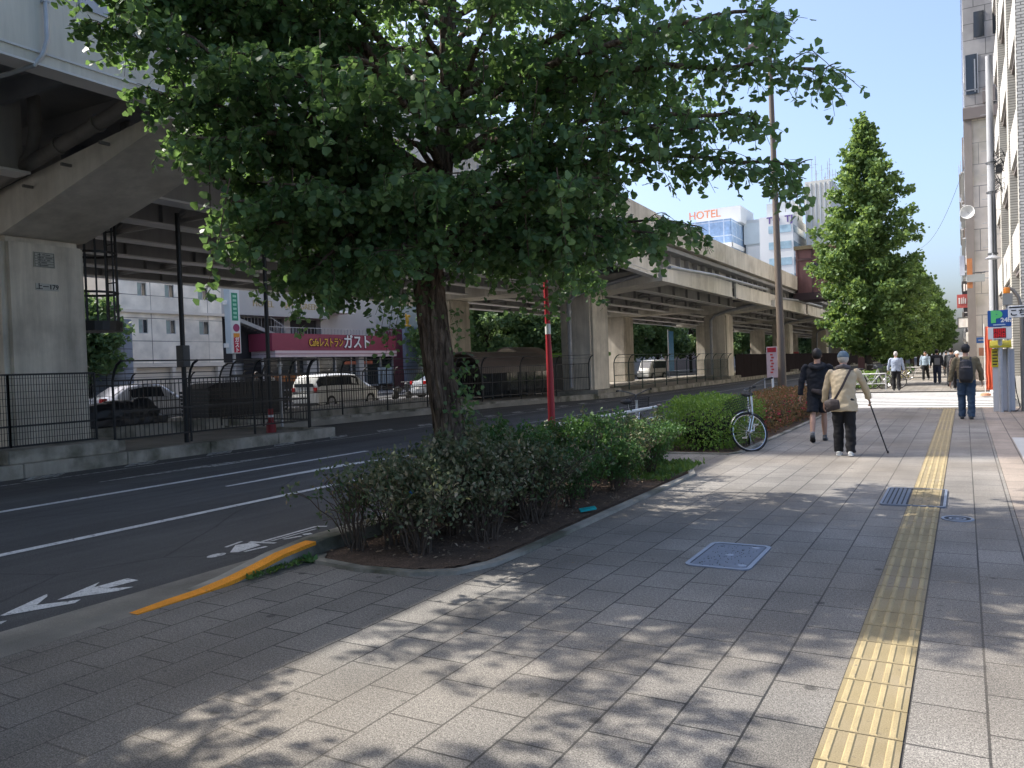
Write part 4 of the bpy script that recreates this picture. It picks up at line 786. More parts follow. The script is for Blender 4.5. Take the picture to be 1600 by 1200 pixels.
def shrub_mesh(w,h,n,seed,stems,ls,lo=.45,m=LA):
    g=np.random.default_rng(seed); b=MB(); P=[];D=[]; nn=0
    for i in range(stems):
        a=g.random()*2*PI; r0=.12*g.random(); p0=np.array([r0*math.cos(a),r0*math.sin(a),-.02]); rr=w*(.25+.75*g.random()); hh=h*g.uniform(.72,1.05); tip=np.array([rr*math.cos(a+g.normal(0,.4)),rr*math.sin(a+g.normal(0,.4)),hh]); C=bez(p0,np.array([tip[0]*.35,tip[1]*.35,hh*.55]),tip,7); C[1:]+=g.normal(0,.015,(6,3))
        b.tube([tuple(c) for c in C],[.0085-.0009*j for j in range(7)],5)
        for k in range(5):
            q=C[2+k%5]; e=q+unit(g.normal(size=3)+np.array([0,0,.7]))*g.uniform(.08,.22); b.tube([tuple(q),tuple((q+e)/2+np.array([0,0,.01])),tuple(e)],[.004,.003,.002],4)
            m_=max(3,int(n/stems/5*min(1.6,max(.15,(e[2]/h-lo*.6)*2.2)))); P.append(e+g.normal(0,1,(m_,3))*.045); d=g.normal(size=(m_,3)); d[:,2]+=.6; D.append(d)
    P=np.concatenate(P);D=np.concatenate(D); V,F=leaves(P,D,g.uniform(ls*.7,ls*1.3,len(P)),'oval',.6,g); return b,V,F
SH=[]
specs=[(.50,.66,1100,41,18,.046,.6,LA),(.60,.78,2500,42,24,.046,.42,LA),(.60,.85,4400,43,24,.048,.25,LG),(.55,.72,2500,44,22,.052,.4,LB)]
for i,(w,h,n,sd_,st,ls,lo,m) in enumerate(specs):
    b,V,F=shrub_mesh(w,h,n,sd_,st,ls,lo,m); SH.append((b,V,F,m))
sh_objs={}
labs=['bare stemmed straggly shrub at the near corner of the bed beside the orange kerb','thin leggy shrub second from the near corner of the bed, next to the kerb','sparse leggy shrub on the pavement side of the near corner','dull green shrub along the kerb just before the ginkgo trunk','straggly pale leaved shrub in front of the ginkgo trunk','low shrub with dry tan leaves by the pavement edge in front of the trunk','dull shrub on the kerb side level with the trunk','leggy shrub right of the dry leaved one near the pavement','dark green shrub between the trunk and the red pole','bushy dull shrub right beside the foot of the red pole','green shrub on the pavement side below the red pole','dull brown leaved shrub just beyond the red pole','dense dark shrub past the red pole by the kerb','shrub with a few pink blossoms near the pavement edge past the red pole','tall dense grey green shrub near the far end of the bed','rounded dull shrub at the far kerb corner of the bed','low green shrub at the far pavement corner of the bed','last low shrub where the bed narrows','sparse shrub just behind the corner shrubs in the middle of the bed','dull shrub in the middle of the bed left of the trunk','low green shrub by the pavement edge near the turquoise wrapper','low green shrub by the pavement edge between the wrapper and the far corner','pale dry looking low shrub at the pavement edge right of the trunk']
pos=[(-4.72,5.45,0,.95),(-4.5,5.75,0,1.),(-4.1,5.55,3,.9),(-4.7,6.3,1,.85),(-4.25,6.35,3,1.05),(-3.85,6.2,3,1.),(-4.9,7.6,1,.9),(-3.85,7.1,1,1.05),(-4.35,7.7,2,.95),(-4.55,9.0,1,1.0),(-3.95,8.6,2,.95),(-4.6,9.8,3,.95),(-4.6,10.6,1,.92),(-3.9,9.6,1,.9),(-4.4,11.3,1,.88),(-4.55,12.0,1,.80),(-3.85,10.6,2,.75),(-4.2,11.9,2,.6),(-4.4,5.95,1,.85),(-4.2,6.9,1,.95),(-3.85,8.0,2,.62),(-3.8,9.2,2,.66),(-3.85,7.4,3,.75)]
for i,((x,y,k,s),lab) in enumerate(zip(pos,labs)):
    if k not in sh_objs:
        b,V,F,m=SH[k]; t=thing('azalea_shrub',lab,'shrub',(x,y,.03),group='azalea shrubs in the near planting bed'); b.build('stems',TWIG,t,recalc=False); npmesh('leaves',V,F,m,t); sh_objs[k]=t
    else: t=copy_tree(sh_objs[k])
    t.location=(x,y,.03); t.rotation_euler=(0,0,i*1.7); t.scale=(s,s,s*(.95 if i%2 else 1.02)); t['label']=lab
def blossoms(name,pts,par,m=PK,s=.035):
    P=[];D=[]
    for p in pts:
        for k in range(6): P.append(p); D.append((math.cos(k*1.05),math.sin(k*1.05),.8+rnd.uniform(-.3,.3)))
    V,F=leaves(np.array(P,float),np.array(D,float),np.full(len(P),s),'oval',.2); return npmesh(name,V,F,m,par)
t=[o for o in S.objects if o.get('label','').startswith('shrub with a few pink')][0]
blossoms('blossoms',[(.25,-.25,.55),(.3,-.1,.48),(.1,-.35,.6),(.33,-.3,.35),(.36,.2,.5)],t)
# fallen leaves and grass tufts, litter
def scatter(name,poly,n,z,m,s,label,cat,shape='oval',up=.2,seed=9):
    g=np.random.default_rng(seed); xs=[p[0] for p in poly]; ys=[p[1] for p in poly]; P=np.stack([g.uniform(min(xs),max(xs),n),g.uniform(min(ys),max(ys),n),np.full(n,z)+g.random(n)*.02],1); D=g.normal(size=(n,3)); D[:,2]=np.abs(D[:,2])*up; V,F=leaves(P,D,g.uniform(s*.6,s*1.4,n),shape,1.5,g); o=npmesh(name,V,F,m); return tag(o,label,cat,kind='stuff')
DRY=leafmat('dry_leaf',(.16,.10,.06),(.34,.26,.18),(.3,.2,.1),.1)
scatter('leaf_litter',[(-4.85,5.2),(-3.45,11)],900,.05,DRY,.035,'dry fallen leaves on the soil under the near shrubs','leaf litter')
scatter('litter_on_paving',[(-3.5,3.6),(-2.6,9)],40,.008,DRY,.022,'scattered dry leaves on the paving beside the near bed','leaf litter',seed=12)
scatter('grass',[(-4.8,10),(-3.45,12)],1800,.03,leafmat('grass_blade',(.05,.11,.025),(.11,.19,.04),(.3,.45,.08),.25),.07,'low grass at the far corner of the near bed','grass',up=3,seed=10)
scatter('kerb_weeds',[(-4.95,4.35),(-4.86,5.1)],300,.01,_M['grass_blade'],.035,'small weeds along the foot of the orange kerb','weeds',up=1.5,seed=14)
t=thing('weed','little green weed growing at the orange kerb','weed',(-4.86,5.0,0)); g2=np.random.default_rng(3); V,F=leaves(g2.normal(0,.015,(26,3))+[0,0,.02],np.abs(g2.normal(size=(26,3)))*[1,1,1.2]-[.7,.7,0],g2.uniform(.04,.08,26),'oval',.8,g2); npmesh('leaves',V,F,LG,t)
o=MB().prism(rounded(-.09,.09,-.035,.035,.01),'z',0,.02).build('plastic_wrapper',mat('turquoise_plastic',(.02,.42,.42),.35,.1,8)); o.location=(-3.52,7.75,.055); o.rotation_euler=(R(8),R(-6),R(40)); tag(o,'flat turquoise plastic wrapper lying on the soil by the bed edge','wrapper')
o=remesh(MB().ell((0,0,0),(.03,.025,.02)).ell((.02,.01,.01),(.02,.02,.015)),.006,'crumpled_wrapper',mat('blue_plastic',(.05,.25,.7),.4,.1,8),None,1,.006,.02); o.location=(-4.25,5.62,.53); tag(o,'small crumpled blue wrapper caught among the shrub stems','wrapper')
# --- hedges ---
def hedge(name,label,x0,x1,y0,y1,h,n,m,ls,seed,grp=None,z0=.0):
    g=np.random.default_rng(seed); cx,cy=(x0+x1)/2,(y0+y1)/2; t=thing(name,label,'hedge',(cx,cy,0)); wx,wy=(x1-x0)/2,(y1-y0)/2
    P=[]
    while sum(map(len,P))<n:
        q=g.uniform(-1,1,(n,3)); q[:,2]=(q[:,2]+1)/2; r=np.maximum(np.abs(q[:,0]),np.abs(q[:,1]))**3; dd=np.maximum(r,q[:,2]**3*1.0); keep=(g.random(n)<dd**1.5)&((np.abs(q[:,0])**4+np.abs(q[:,1])**8+q[:,2]**5)<1.25); P.append(q[keep])
    P=np.concatenate(P)[:n]; nz_=np.array([mnoise.noise(Vector((p[0]*wx*2.2+seed,p[1]*wy*2.2,p[2]*2))) for p in P]); P=P*np.array([wx,wy,h])*(1+.13*nz_[:,None]); P[:,2]=np.maximum(P[:,2],.12*g.random(n)+z0)
    D=g.normal(size=(n,3)); D[:,2]+=1.0; V,F=leaves(P,D,g.uniform(ls*.7,ls*1.3,n),'oval',.6,g); npmesh('leaves',V,F,m,t)
    b=MB()
    for i in range(int((y1-y0)*14)):
        x=g.uniform(-wx*.7,wx*.7); y=g.uniform(-wy*.92,wy*.92); e=(x+g.normal(0,.12),y+g.normal(0,.12),h*g.uniform(.6,.85)); b.tube([(x,y,-.02),((x+e[0])/2+.02,(y+e[1])/2,e[2]*.55),e],[.012,.008,.004],4)
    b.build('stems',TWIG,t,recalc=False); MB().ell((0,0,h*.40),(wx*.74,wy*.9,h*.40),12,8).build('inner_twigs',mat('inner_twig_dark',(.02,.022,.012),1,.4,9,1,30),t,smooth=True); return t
LH=leafmat('hedge_bright_leaf',(.07,.15,.03),(.19,.31,.055),(.4,.6,.08),.3); LHD=leafmat('hedge_red_leaf',(.08,.10,.03),(.26,.12,.05),(.4,.25,.1),.25,(.50,.10,.10))
struct(quadsheet('hedge_soil',[(-4.94,13.6),(-3.45,13.6),(-3.4,18.2),(-3.45,26),(-4.94,26)],.007,SOIL))
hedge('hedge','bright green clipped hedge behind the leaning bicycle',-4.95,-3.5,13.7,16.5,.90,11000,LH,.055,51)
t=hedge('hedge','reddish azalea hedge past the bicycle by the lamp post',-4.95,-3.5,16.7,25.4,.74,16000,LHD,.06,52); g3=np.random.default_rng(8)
blossoms('blossoms',[(g3.uniform(-.1,.75),g3.uniform(-4.1,2),g3.uniform(.2,.68)) for _ in range(70)],t,mat('blossom_crimson',(.50,.03,.08),.6,.2,9),.055)
edging([(-4.93,13.45),(-3.5,13.5),(-3.38,13.8),(-3.36,18.3),(-3.36,25.8),(-4.9,26.1)],.09,.022)
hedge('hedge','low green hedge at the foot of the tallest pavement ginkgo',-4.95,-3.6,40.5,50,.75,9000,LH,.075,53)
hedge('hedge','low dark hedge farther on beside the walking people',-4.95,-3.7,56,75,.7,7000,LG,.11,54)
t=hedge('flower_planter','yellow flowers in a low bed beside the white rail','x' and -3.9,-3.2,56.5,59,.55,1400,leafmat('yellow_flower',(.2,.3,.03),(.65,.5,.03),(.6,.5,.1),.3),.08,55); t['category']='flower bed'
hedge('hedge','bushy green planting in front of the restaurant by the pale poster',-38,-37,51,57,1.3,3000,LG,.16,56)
# ---------------- poles and signs on the near kerb ----------------
t=thing('marker_pole','tall red pole with a white band standing in the near shrubs','pole',(-4.72,9.35,0))
MB().tube([(0,0,0),(0,0,1.5),(-.01,0,2.02)],[.048,.045,.034],16).build('lower_shaft',RED,t,smooth=True); MB().tube([(-.01,0,2.015),(-.01,0,2.15)],.036,16).build('white_band',WHITE,t,smooth=True); MB().tube([(-.01,0,2.145),(-.02,0,2.6),(-.02,0,3.5)],[.034,.032,.03],16).build('upper_shaft',RED,t,smooth=True); MB().lathe([(.0,.0),(.09,0),(.085,.05),(.05,.06)],16).build('base',DKGREY,t); MB().ell((-.02,0,3.5),(.03,.03,.02)).build('cap',RED,t)
BRN=mat('lamp_brown',(.125,.095,.07),.5,.12,2,streak=.2)
t=thing('street_lamp','tall brown street lamp with a flat head by the reddish hedge','street lamp',(-5.0,26,0))
MB().tube([(0,0,0),(0,0,2.2),(0,0,2.25),(-.1,0,11.1)],[.14,.125,.115,.07],20).build('pole',BRN,t,smooth=True); MB().lathe([(0,0),(.22,0),(.22,.06),(.15,.12)],20).build('base',BRN,t)
b=MB(); b.tube([(-.1,0,11.1),(-.25,0,11.28),(-.6,-.05,11.36)],.035,8); b.build('arm',BRN,t,smooth=True)
b=MB(); b.prism([(-.85,11.32),(-.1,11.32),(-.16,11.44),(-.5,11.5),(-.8,11.42)],'y',-.16,.16); o=b.build('lamp_head',mat('lamp_head_brown',(.16,.12,.10),.5,.1),t,bevel=.02); MB().box(-.8,-.2,-.12,.12,11.30,11.32).build('lens',mat('lamp_lens',(.5,.48,.42),.3,.1),o)
t=thing('street_lamp','second brown street lamp seen among the tree trunks','street lamp',(-4.6,73,0)); MB().tube([(0,0,0),(0,0,9.5)],[.12,.06],12).build('pole',GALV,t,smooth=True); MB().box(-.7,0,-.12,.12,9.45,9.55).build('lamp_head',GALV,t)
t=thing('bus_stop_sign','small red and white stop sign on a white post by the brown lamp','sign',(-5.12,25.2,0))
MB().tube([(.02,0,0),(0,0,1.05)],.035,10).build('post',WHITE,t,smooth=True); o=MB().box(-.16,.16,-.03,.03,1.0,1.95).build('board',mat('sign_pink_white',(.58,.42,.40),.5,.15,8),t,bevel=.01); MB().box(-.13,.13,-.035,-.031,1.78,1.92).build('red_band',RED,o)
b=MB()
for k in range(7): b.box(-.05+.03*(k%2),.03+.03*(k%2),-.0355,-.031,1.14+k*.09,1.19+k*.09)
b.build('red_characters',mat('char_red',(.5,.06,.05),.5,.1),o); MB().tube([(-.24,.02,0),(-.24,.02,1.0)],.018,8).build('thin_post',GALV,t)
t=thing('guard_post','rusty grey guard post with a short rail stub between the two hedges','guard post',(-4.93,14.2,0))
RUST=mat('rusty_galvanised',(.20,.18,.16),.7,.3,12,stain=(.16,.08,.04),stsc=4); MB().tube([(0,0,0),(0,0,.80)],.055,14).ell((0,0,.80),(.055,.055,.025)).build('post',RUST,t,smooth=True); MB().tube([(0,0,.30),(-.22,-.2,.42)],.025,8).tube([(0,-.03,.62),(0,-.09,.62)],.03,8).build('rail_stub',RUST,t,smooth=True)
t2=thing('guard_pipe','pale grey guard pipe running from the rusty post behind the far shrubs','guard rail',(-4.97,14.2,0)); MB().tube([(0,-.06,.775),(0,-4.6,.775)],.026,10).build('pipe',WHITE,t2,smooth=True); MB().tube([(0,-4.55,0),(0,-4.55,.78)],.035,10).build('post',RUST,t2,smooth=True)
# white guard rails
def rail(label,loc,rz,L):
    t=thing('guard_rail',label,'guard rail',loc,rz); b=MB(); h=.75
    for x in (-L/2,L/2): MB().tube([(x,0,-.0),(x,0,h)],.03,10).build('post',WHITE,t,smooth=True)
    b.tube([(-L/2,0,h-.02),(L/2,0,h-.02)],.027,8); b.tube([(-L/2,0,.28),(L/2,0,.28)],.02,8); k=int(L/.45)
    for i in range(k): x=-L/2+L*i/k; b.tube([(x,0,.28),(x+L/k/2,0,h-.02),(x+L/k,0,.28)],.012,6)
    b.build('rails',WHITE,t,smooth=True); return t
rail('white tubular guard rail with bicycles behind it near the tallest ginkgo',(-3.95,39.3,0),R(14),1.75)
rail('white guard rail beyond the striped shirt walker by the yellow flowers',(-3.2,55,0),R(10),2.0)
# ---------------- bicycles ----------------
def bicycle(label,loc,rz,steer=0.,lean=0.,group=None,col=None):
    t=thing('bicycle',label,'bicycle',loc,rz,group); t.rotation_euler=(0,R(lean),rz); col=col or mat('bike_silver',(.55,.55,.54),.3,.08,5,metal=.6); r=.335; wb=1.08
    # local: front +Y, rear wheel at y=0, front wheel at y=wb; steer rotates front assembly about head axis
    head0=Vector((0,wb-.17,.62)); headt=Vector((0,wb-.27,.93)); ax=(headt-head0).normalized(); M=Matrix.Rotation(R(steer),4,ax)
    def ST(p): return head0+(M@(Vector(p)-head0))
    def wheel(c,f,nm):
        w=MB(); pts=[f(Vector(c)+Vector((0,math.cos(2*PI*i/40)*r,math.sin(2*PI*i/40)*r))) for i in range(41)]; w.tube(pts,.0185,8,caps=False); o=w.build('tyre',RUBBER,t,smooth=True); o.name=nm
        q=MB(); pts=[f(Vector(c)+Vector((0,math.cos(2*PI*i/40)*(r-.024),math.sin(2*PI*i/40)*(r-.024)))) for i in range(41)]; q.tube(pts,[(.011,.008)]*41,6,caps=False); q.build('rim',CHROME,o,smooth=True)
        s=MB()
        for i in range(28):
            a=2*PI*i/28; e=Vector((0,math.cos(a)*(r-.03),math.sin(a)*(r-.03))); h=Vector(((.03 if i%2 else -.03),math.cos(a+.5)*.02,math.sin(a+.5)*.02)); s.tube([f(Vector(c)+h),f(Vector(c)+e)],.0016,3)
        s.build('spokes',CHROME,o); MB().tube([f(Vector(c)+Vector((-.05,0,0))),f(Vector(c)+Vector((.05,0,0)))],.02,10).build('hub',CHROME,o,smooth=True)
        m=MB(); n=14; vs=[]
        for i in range(n+1):
            a=R(15+ (150 if nm=='front_wheel' else 175)*i/n); 
            for x,dz in ((-.03,-.008),(0,0.004),(.03,-.008)): vs.append(f(Vector(c)+Vector((x,math.cos(a)*(r+.035+dz),math.sin(a)*(r+.035+dz)))))
        m.add(vs,[(i*3+j,i*3+j+1,i*3+j+4,i*3+j+3) for i in range(n) for j in range(2)]).build('mudguard',CHROME,t,smooth=True,recalc=False)
    I=lambda p:Vector(p)
    wheel((0,wb,r),ST,'front_wheel'); wheel((0,0,r),I,'rear_wheel')
    f=MB(); bb=Vector((0,.44,.29)); seat=Vector((0,.22,.78)); f.tube([head0+ax*.02,Vector((0,.62,.36)),bb],.018,8); f.tube([headt-ax*.05,Vector((0,.66,.50)),(bb+seat)/2-Vector((0,0,.05))],.016,8); f.tube([bb,seat],.016,8)
    for x in (-.045,.045): f.tube([bb+Vector((x*.6,0,0)),(x,0,r)],.010,6); f.tube([seat-Vector((-x*.4,0,.12)),(x,0,r)],.008,6)
    f.tube([head0,headt],.022,10); f.build('frame',col,t,smooth=True)
    k=MB()
    for x in (-.05,.05): k.tube([ST((x,wb-.155,.58)),ST((x,wb-.10,.50)),ST((x,wb,r))],[.014,.013,.009],8)
    k.tube([ST((-.05,wb-.155,.58)),ST((.05,wb-.155,.58))],.014,8); k.build('fork',CHROME,t,smooth=True)
    h=MB(); top=headt+ax*.10; h.tube([ST(headt),ST(top)],.014,8); h.tube([ST(top+Vector(p)) for p in ((-.30,-.30,.10),(-.28,-.10,.10),(-.18,.02,.07),(0,.04,0),(.18,.02,.07),(.28,-.10,.10),(.30,-.30,.10))],.0115,8); h.build('handlebar',CHROME if 0 else DKGREY,t,smooth=True)
    g_=MB()
    for x in (-1,1): g_.tube([ST(top+Vector((x*.30,-.31,.10))),ST(top+Vector((x*.285,-.17,.10)))],.017,8)
    g_.build('grips',RUBBER,t,smooth=True)
    bk=MB(); y0,y1,z0,z1,wx=wb-.10,wb+.16,.72,.97,.17
    for i in range(7):
        z=z0+(z1-z0)*i/6; e=.03*i/6
        bk.tube([ST((-wx-e,y0,z)),ST((wx+e,y0,z)),ST((wx+e,y1+e,z)),ST((-wx-e,y1+e,z)),ST((-wx-e,y0,z))],.004,4)
    for i in range(10):
        x=-wx+2*wx*i/9; e=1+.03/wx
        bk.tube([ST((x,y0,z0)),ST((x*e,y0,z1))],.003,4); bk.tube([ST((x,y1,z0)),ST((x*e,y1+.03,z1))],.003,4); bk.tube([ST((x,y0,z0)),ST((x,y1,z0))],.003,4)
        if i<8:
            y=y0+(y1-y0)*i/7
            for q in (-1,1): bk.tube([ST((q*wx,y,z0)),ST((q*(wx+.03),y+.03*i/7,z1))],.003,4)
    bk.build('basket',BLACK,t); MB().tube([ST((0,wb-.12,.60)),ST((0,wb-.12,.73))],.012,6).build('basket_stay',BLACK,t)
    sd=MB(); sd.tube([seat,seat+Vector((0,-.05,.12))],.013,8); sd.build('seat_post',CHROME,t,smooth=True); remesh(MB().ell((0,.12,.93),(.045,.14,.035)).ell((0,.04,.94),(.11,.09,.045)),.012,'saddle',RUBBER,t,2)
    MB().tube([bb+Vector((-.06,0,0)),bb+Vector((.06,0,0))],.022,10).tube([bb+Vector((.07,0,0)),bb+Vector((.08,.12,-.10))],.009,6).tube([bb+Vector((-.07,0,0)),bb+Vector((-.08,-.12,.10))],.009,6).box(.07,.16,.53,.59,.17,.20).box(-.16,-.07,.27,.33,.38,.41).tube([(.035,.44,.29),(.045,.44,.29)],.085,16).build('cranks',CHROME,t); 
    rk=MB(); 
    for x in (-.06,.06): rk.tube([(x,.12,.70),(x,-.28,.70)],.006,5); rk.tube([(x,-.2,.70),(x*.9,0,r)],.006,5)
    for y in (.1,0,-.1,-.2,-.28): rk.tube([(-.06,y,.70),(.06,y,.70)],.005,5)
    rk.build('rack',CHROME,t); return t
bk1=bicycle('silver city bicycle with a black front basket parked facing out against the bright hedge',(-3.55,15.15,0),R(180+18),-66,0)
def put_bike(label,loc,rz,group=None,steer=0):
    c=bicycle(label,loc,rz,steer,0,group) if steer else copy_tree(bk2); c.location=loc; c.rotation_euler=(0,0,rz); c['label']=label; return c
bk2=bicycle('bicycle parked nearest behind the white guard rail by the tallest ginkgo',(-4.3,40.3,0),R(-75),8)
put_bike('bicycle whose wheel sticks out right of the white guard rail',(-3.75,40.9,0),R(-84)); put_bike('bicycle parked tight against the hedge behind the white guard rail',(-4.4,41.4,0),R(-70))
put_bike('bicycle half hidden in the near shrubs beside the rusty guard post',(-5.02,12.75,.0),R(8))
for i,(x,y,a) in enumerate(((-4.2,52,-60),(-4.0,53,-70),(-4.3,54,-65))): put_bike(('first bicycle in the shade behind the striped shirt walker','middle bicycle in the shade behind the striped shirt walker','last bicycle in the shade behind the striped shirt walker')[i],(x,y,0),R(a))
# ---------------- cars ----------------
def car(name,label,loc,rz,col,L=4.4,Wd=1.72,Hh=1.55,kind='van',cat='car'):
    t=thing(name,label,cat,loc,rz); PT=mat('car_paint_'+col[0],col[1],.28,.03,2,coat=.6)
    # local: front +Y. stations: y, bottom, belt, top, half width belt, half width top
    if kind=='van': st=[(-.5,.42,.92,.95,.74,.66),(-.485,.26,.98,1.30,.82,.66),(-.44,.22,1.0,1.53,.845,.68),(-.2,.20,1.0,1.585,.86,.70),(.0,.20,.98,1.58,.86,.70),(.13,.20,.96,1.52,.86,.68),(.24,.20,.95,1.28,.855,.66),(.335,.20,.93,.99,.85,.68),(.43,.22,.84,.88,.80,.66),(.485,.28,.68,.72,.70,.60),(.5,.40,.60,.62,.60,.5)]
    elif kind=='box': st=[(-.5,.3,.95,1.70,.72,.66),(-.48,.24,1.0,1.84,.735,.68),(-.2,.22,1.0,1.88,.74,.69),(.15,.22,1.0,1.88,.74,.69),(.28,.22,1.0,1.80,.74,.68),(.40,.22,.98,1.12,.74,.66),(.47,.24,.85,.95,.72,.64),(.5,.32,.7,.75,.68,.6)]
    else: st=[(-.5,.4,.80,.84,.68,.6),(-.48,.26,.92,.98,.80,.64),(-.38,.22,.95,1.03,.85,.64),(-.25,.20,.94,1.36,.86,.62),(-.1,.20,.93,1.46,.86,.62),(.05,.20,.92,1.44,.86,.62),(.14,.20,.91,1.26,.86,.62),(.23,.20,.90,.97,.86,.66),(.40,.22,.82,.86,.82,.68),(.48,.28,.66,.70,.72,.6),(.5,.38,.58,.6,.62,.5)]
    sc=Hh/max(s[3] for s in st); sw=Wd/1.72
    S2=[(y*L,b_*sc,c*sc,d*sc,w*sw,w2*sw) for y,b_,c,d,w,w2 in st]
    def ring(s):
        y,b_,c,d,w,w2=s; return [(-w*.9,y,b_),(-w,y,b_+.12),(-w,y,(b_+c)*.55),(-w*.985,y,c),(-w2,y,d-.05),(-w2*.86,y,d),(0,y,d+.025),(w2*.86,y,d),(w2,y,d-.05),(w*.985,y,c),(w,y,(b_+c)*.55),(w,y,b_+.12),(w*.9,y,b_)]
    Rg=[ring(s) for s in S2]; n=13; vs=[v for r_ in Rg for v in r_]; fs=[(i*n+j,(i+1)*n+j,(i+1)*n+(j+1)%n,i*n+(j+1)%n) for i in range(len(Rg)-1) for j in range(n)]+[tuple(range(n)),tuple(range(len(vs)-1,len(vs)-n-1,-1))]
    MB().add(vs,fs).build('body',PT,t,smooth=True)
    def win(i0,i1,f0,f1,sd):
        def pt(i,u):
            s=S2[i]; k=s[4]*.985+(s[5]-s[4]*.985)*u; return (sd*(k+.006),s[0],s[2]+(s[3]-.05-s[2])*u)
        b=MB(); idx=list(range(i0,i1+1)); vs=[pt(i,f0) for i in idx]+[pt(i,f1) for i in idx]; m=len(idx); b.add(vs,[(k,k+1,m+k+1,m+k) for k in range(m-1)]); b.build('side_window',GLASSD,t,recalc=False)
    gl=[i for i,s in enumerate(S2) if s[3]-s[2]>.25*sc]; mid=(gl[0]+gl[-1])//2
    for sd in (-1,1): win(gl[0],mid,.12,.88,sd); win(mid,gl[-1],.12,.88,sd)
    def scr(i,j,nm):
        a,b_=S2[i],S2[j]; e=.012; up=Vector((0,(1 if j>i else -1)*.01,.012)); q=[Vector((-a[5]*.86,a[0],a[3]+e)),Vector((a[5]*.86,a[0],a[3]+e)),Vector((b_[5]*.9,b_[0],b_[3]+e)),Vector((-b_[5]*.9,b_[0],b_[3]+e))]; MB().add([tuple(p+up) for p in q],[(0,1,2,3)]).build(nm,GLASSD,t,recalc=False)
    scr(gl[-1],gl[-1]+1,'windscreen'); 
    b=MB(); s=S2[1]; b.box(-s[5]*.85,s[5]*.85,S2[0][0]-.03,S2[0][0]+.02,s[2]+.05,s[3]-.12) if kind!='sedan' else b.add([(-.5,S2[2][0],S2[2][3]+.03),(.5,S2[2][0],S2[2][3]+.03),(.48,S2[3][0],S2[3][3]+.02),(-.48,S2[3][0],S2[3][3]+.02)],[(0,1,2,3)]); b.build('rear_window',GLASSD,t)
    for y in (-.31*L,.31*L):
        for sd in (-1,1):
            x=sd*(Wd/2-.10); w=MB().tube([(x-.1,y,.31),(x+.1,y,.31)],.31,20); o=w.build('wheel',RUBBER,t,smooth=True); MB().tube([(x+sd*.095,y,.31),(x+sd*.112,y,.31)],.20,14).build('rim',GALV,o); MB().tube([(x+sd*.02,y,.33),(x+sd*.085,y,.33)],.36,20).build('wheel_arch',BLACK,t)
    for sd in (-1,1):
        MB().ell((sd*.62*sw,.465*L,.70*sc),(.16,.10,.09),10,6).build('headlight',mat('headlight_glass',(.55,.57,.58),.15,.05),t,smooth=True); MB().box(sd*.66*sw-.10,sd*.66*sw+.10,-.505*L,-.46*L,.80*sc,1.0*sc).build('tail_light',mat('tail_red',(.45,.015,.015),.3,.05),t,bevel=.015); MB().ell((sd*(Wd/2+.08),.14*L,1.03*sc),(.09,.06,.07),8,6).build('mirror',PT,t,smooth=True)
    MB().box(-.2,.2,-.51*L,-.499*L,.55,.67).build('number_plate',WHITE,t); MB().box(-Wd*.42,Wd*.42,-.5*L-.005,.5*L-.05,.18,.30).build('underbody',BLACK,t); return t
WP=('white',(.66,.66,.63)); SP=('silver',(.42,.44,.46))
car('minivan','white minivan parked in front of the restaurant',(-26.6,29.7,-.04),0,WP,4.5,1.75,1.62,'van')
car('parked_car','silver car with dark windows seen through the fence left of the slim pole',(-27.2,19.6,-.04),0,SP,4.4,1.72,1.5,'sedan')
car('parked_car','silver car seen from behind right of the minivan beside the ginkgo trunk',(-27.5,40.5,-.04),R(-18),('steel',(.36,.39,.42)),4.4,1.72,1.5,'sedan')
car('parked_car','white car with red tail lights under the expressway, left of the small van',(-26.8,67,-.04),R(8),WP,4.3,1.7,1.45,'sedan')
car('small_van','boxy white small van under the expressway right of the white car',(-25.8,72.5,-.04),R(172),WP,3.6,1.5,1.85,'box')
car('parked_car','dark car behind the railings just right of the second pier',(-27,52.5,-.04),R(4),('dark',(.03,.035,.045)),4.3,1.7,1.5,'sedan')
t=thing('moped_row','row of parked mopeds behind the white railing right of the minivan','mopeds',(-27.5,36.0,-.04)); 
t['label']='dark scooter parked right of the minivan in front of the restaurant'; t['category']='scooter'; t.name='scooter'
MB().tube([(0,-.55,.25),(.001,-.55,.25)],.25,14).tube([(-.05,-.6,.25),(.05,-.6,.25)],.25,14).tube([(-.05,.6,.25),(.05,.6,.25)],.25,14).build('wheels',RUBBER,t); remesh(MB().ell((0,-.4,.6),(.17,.4,.17)).box(-.13,.13,-.3,.4,.25,.33).tube([(0,.55,.3),(0,.4,.95)],.08,8).ell((0,.43,.75),(.2,.08,.25)),.04,'body',DKGREY,t,2); MB().tube([(-.3,.33,1.02),(.3,.33,1.02)],.02,6).build('handlebar',BLACK,t)
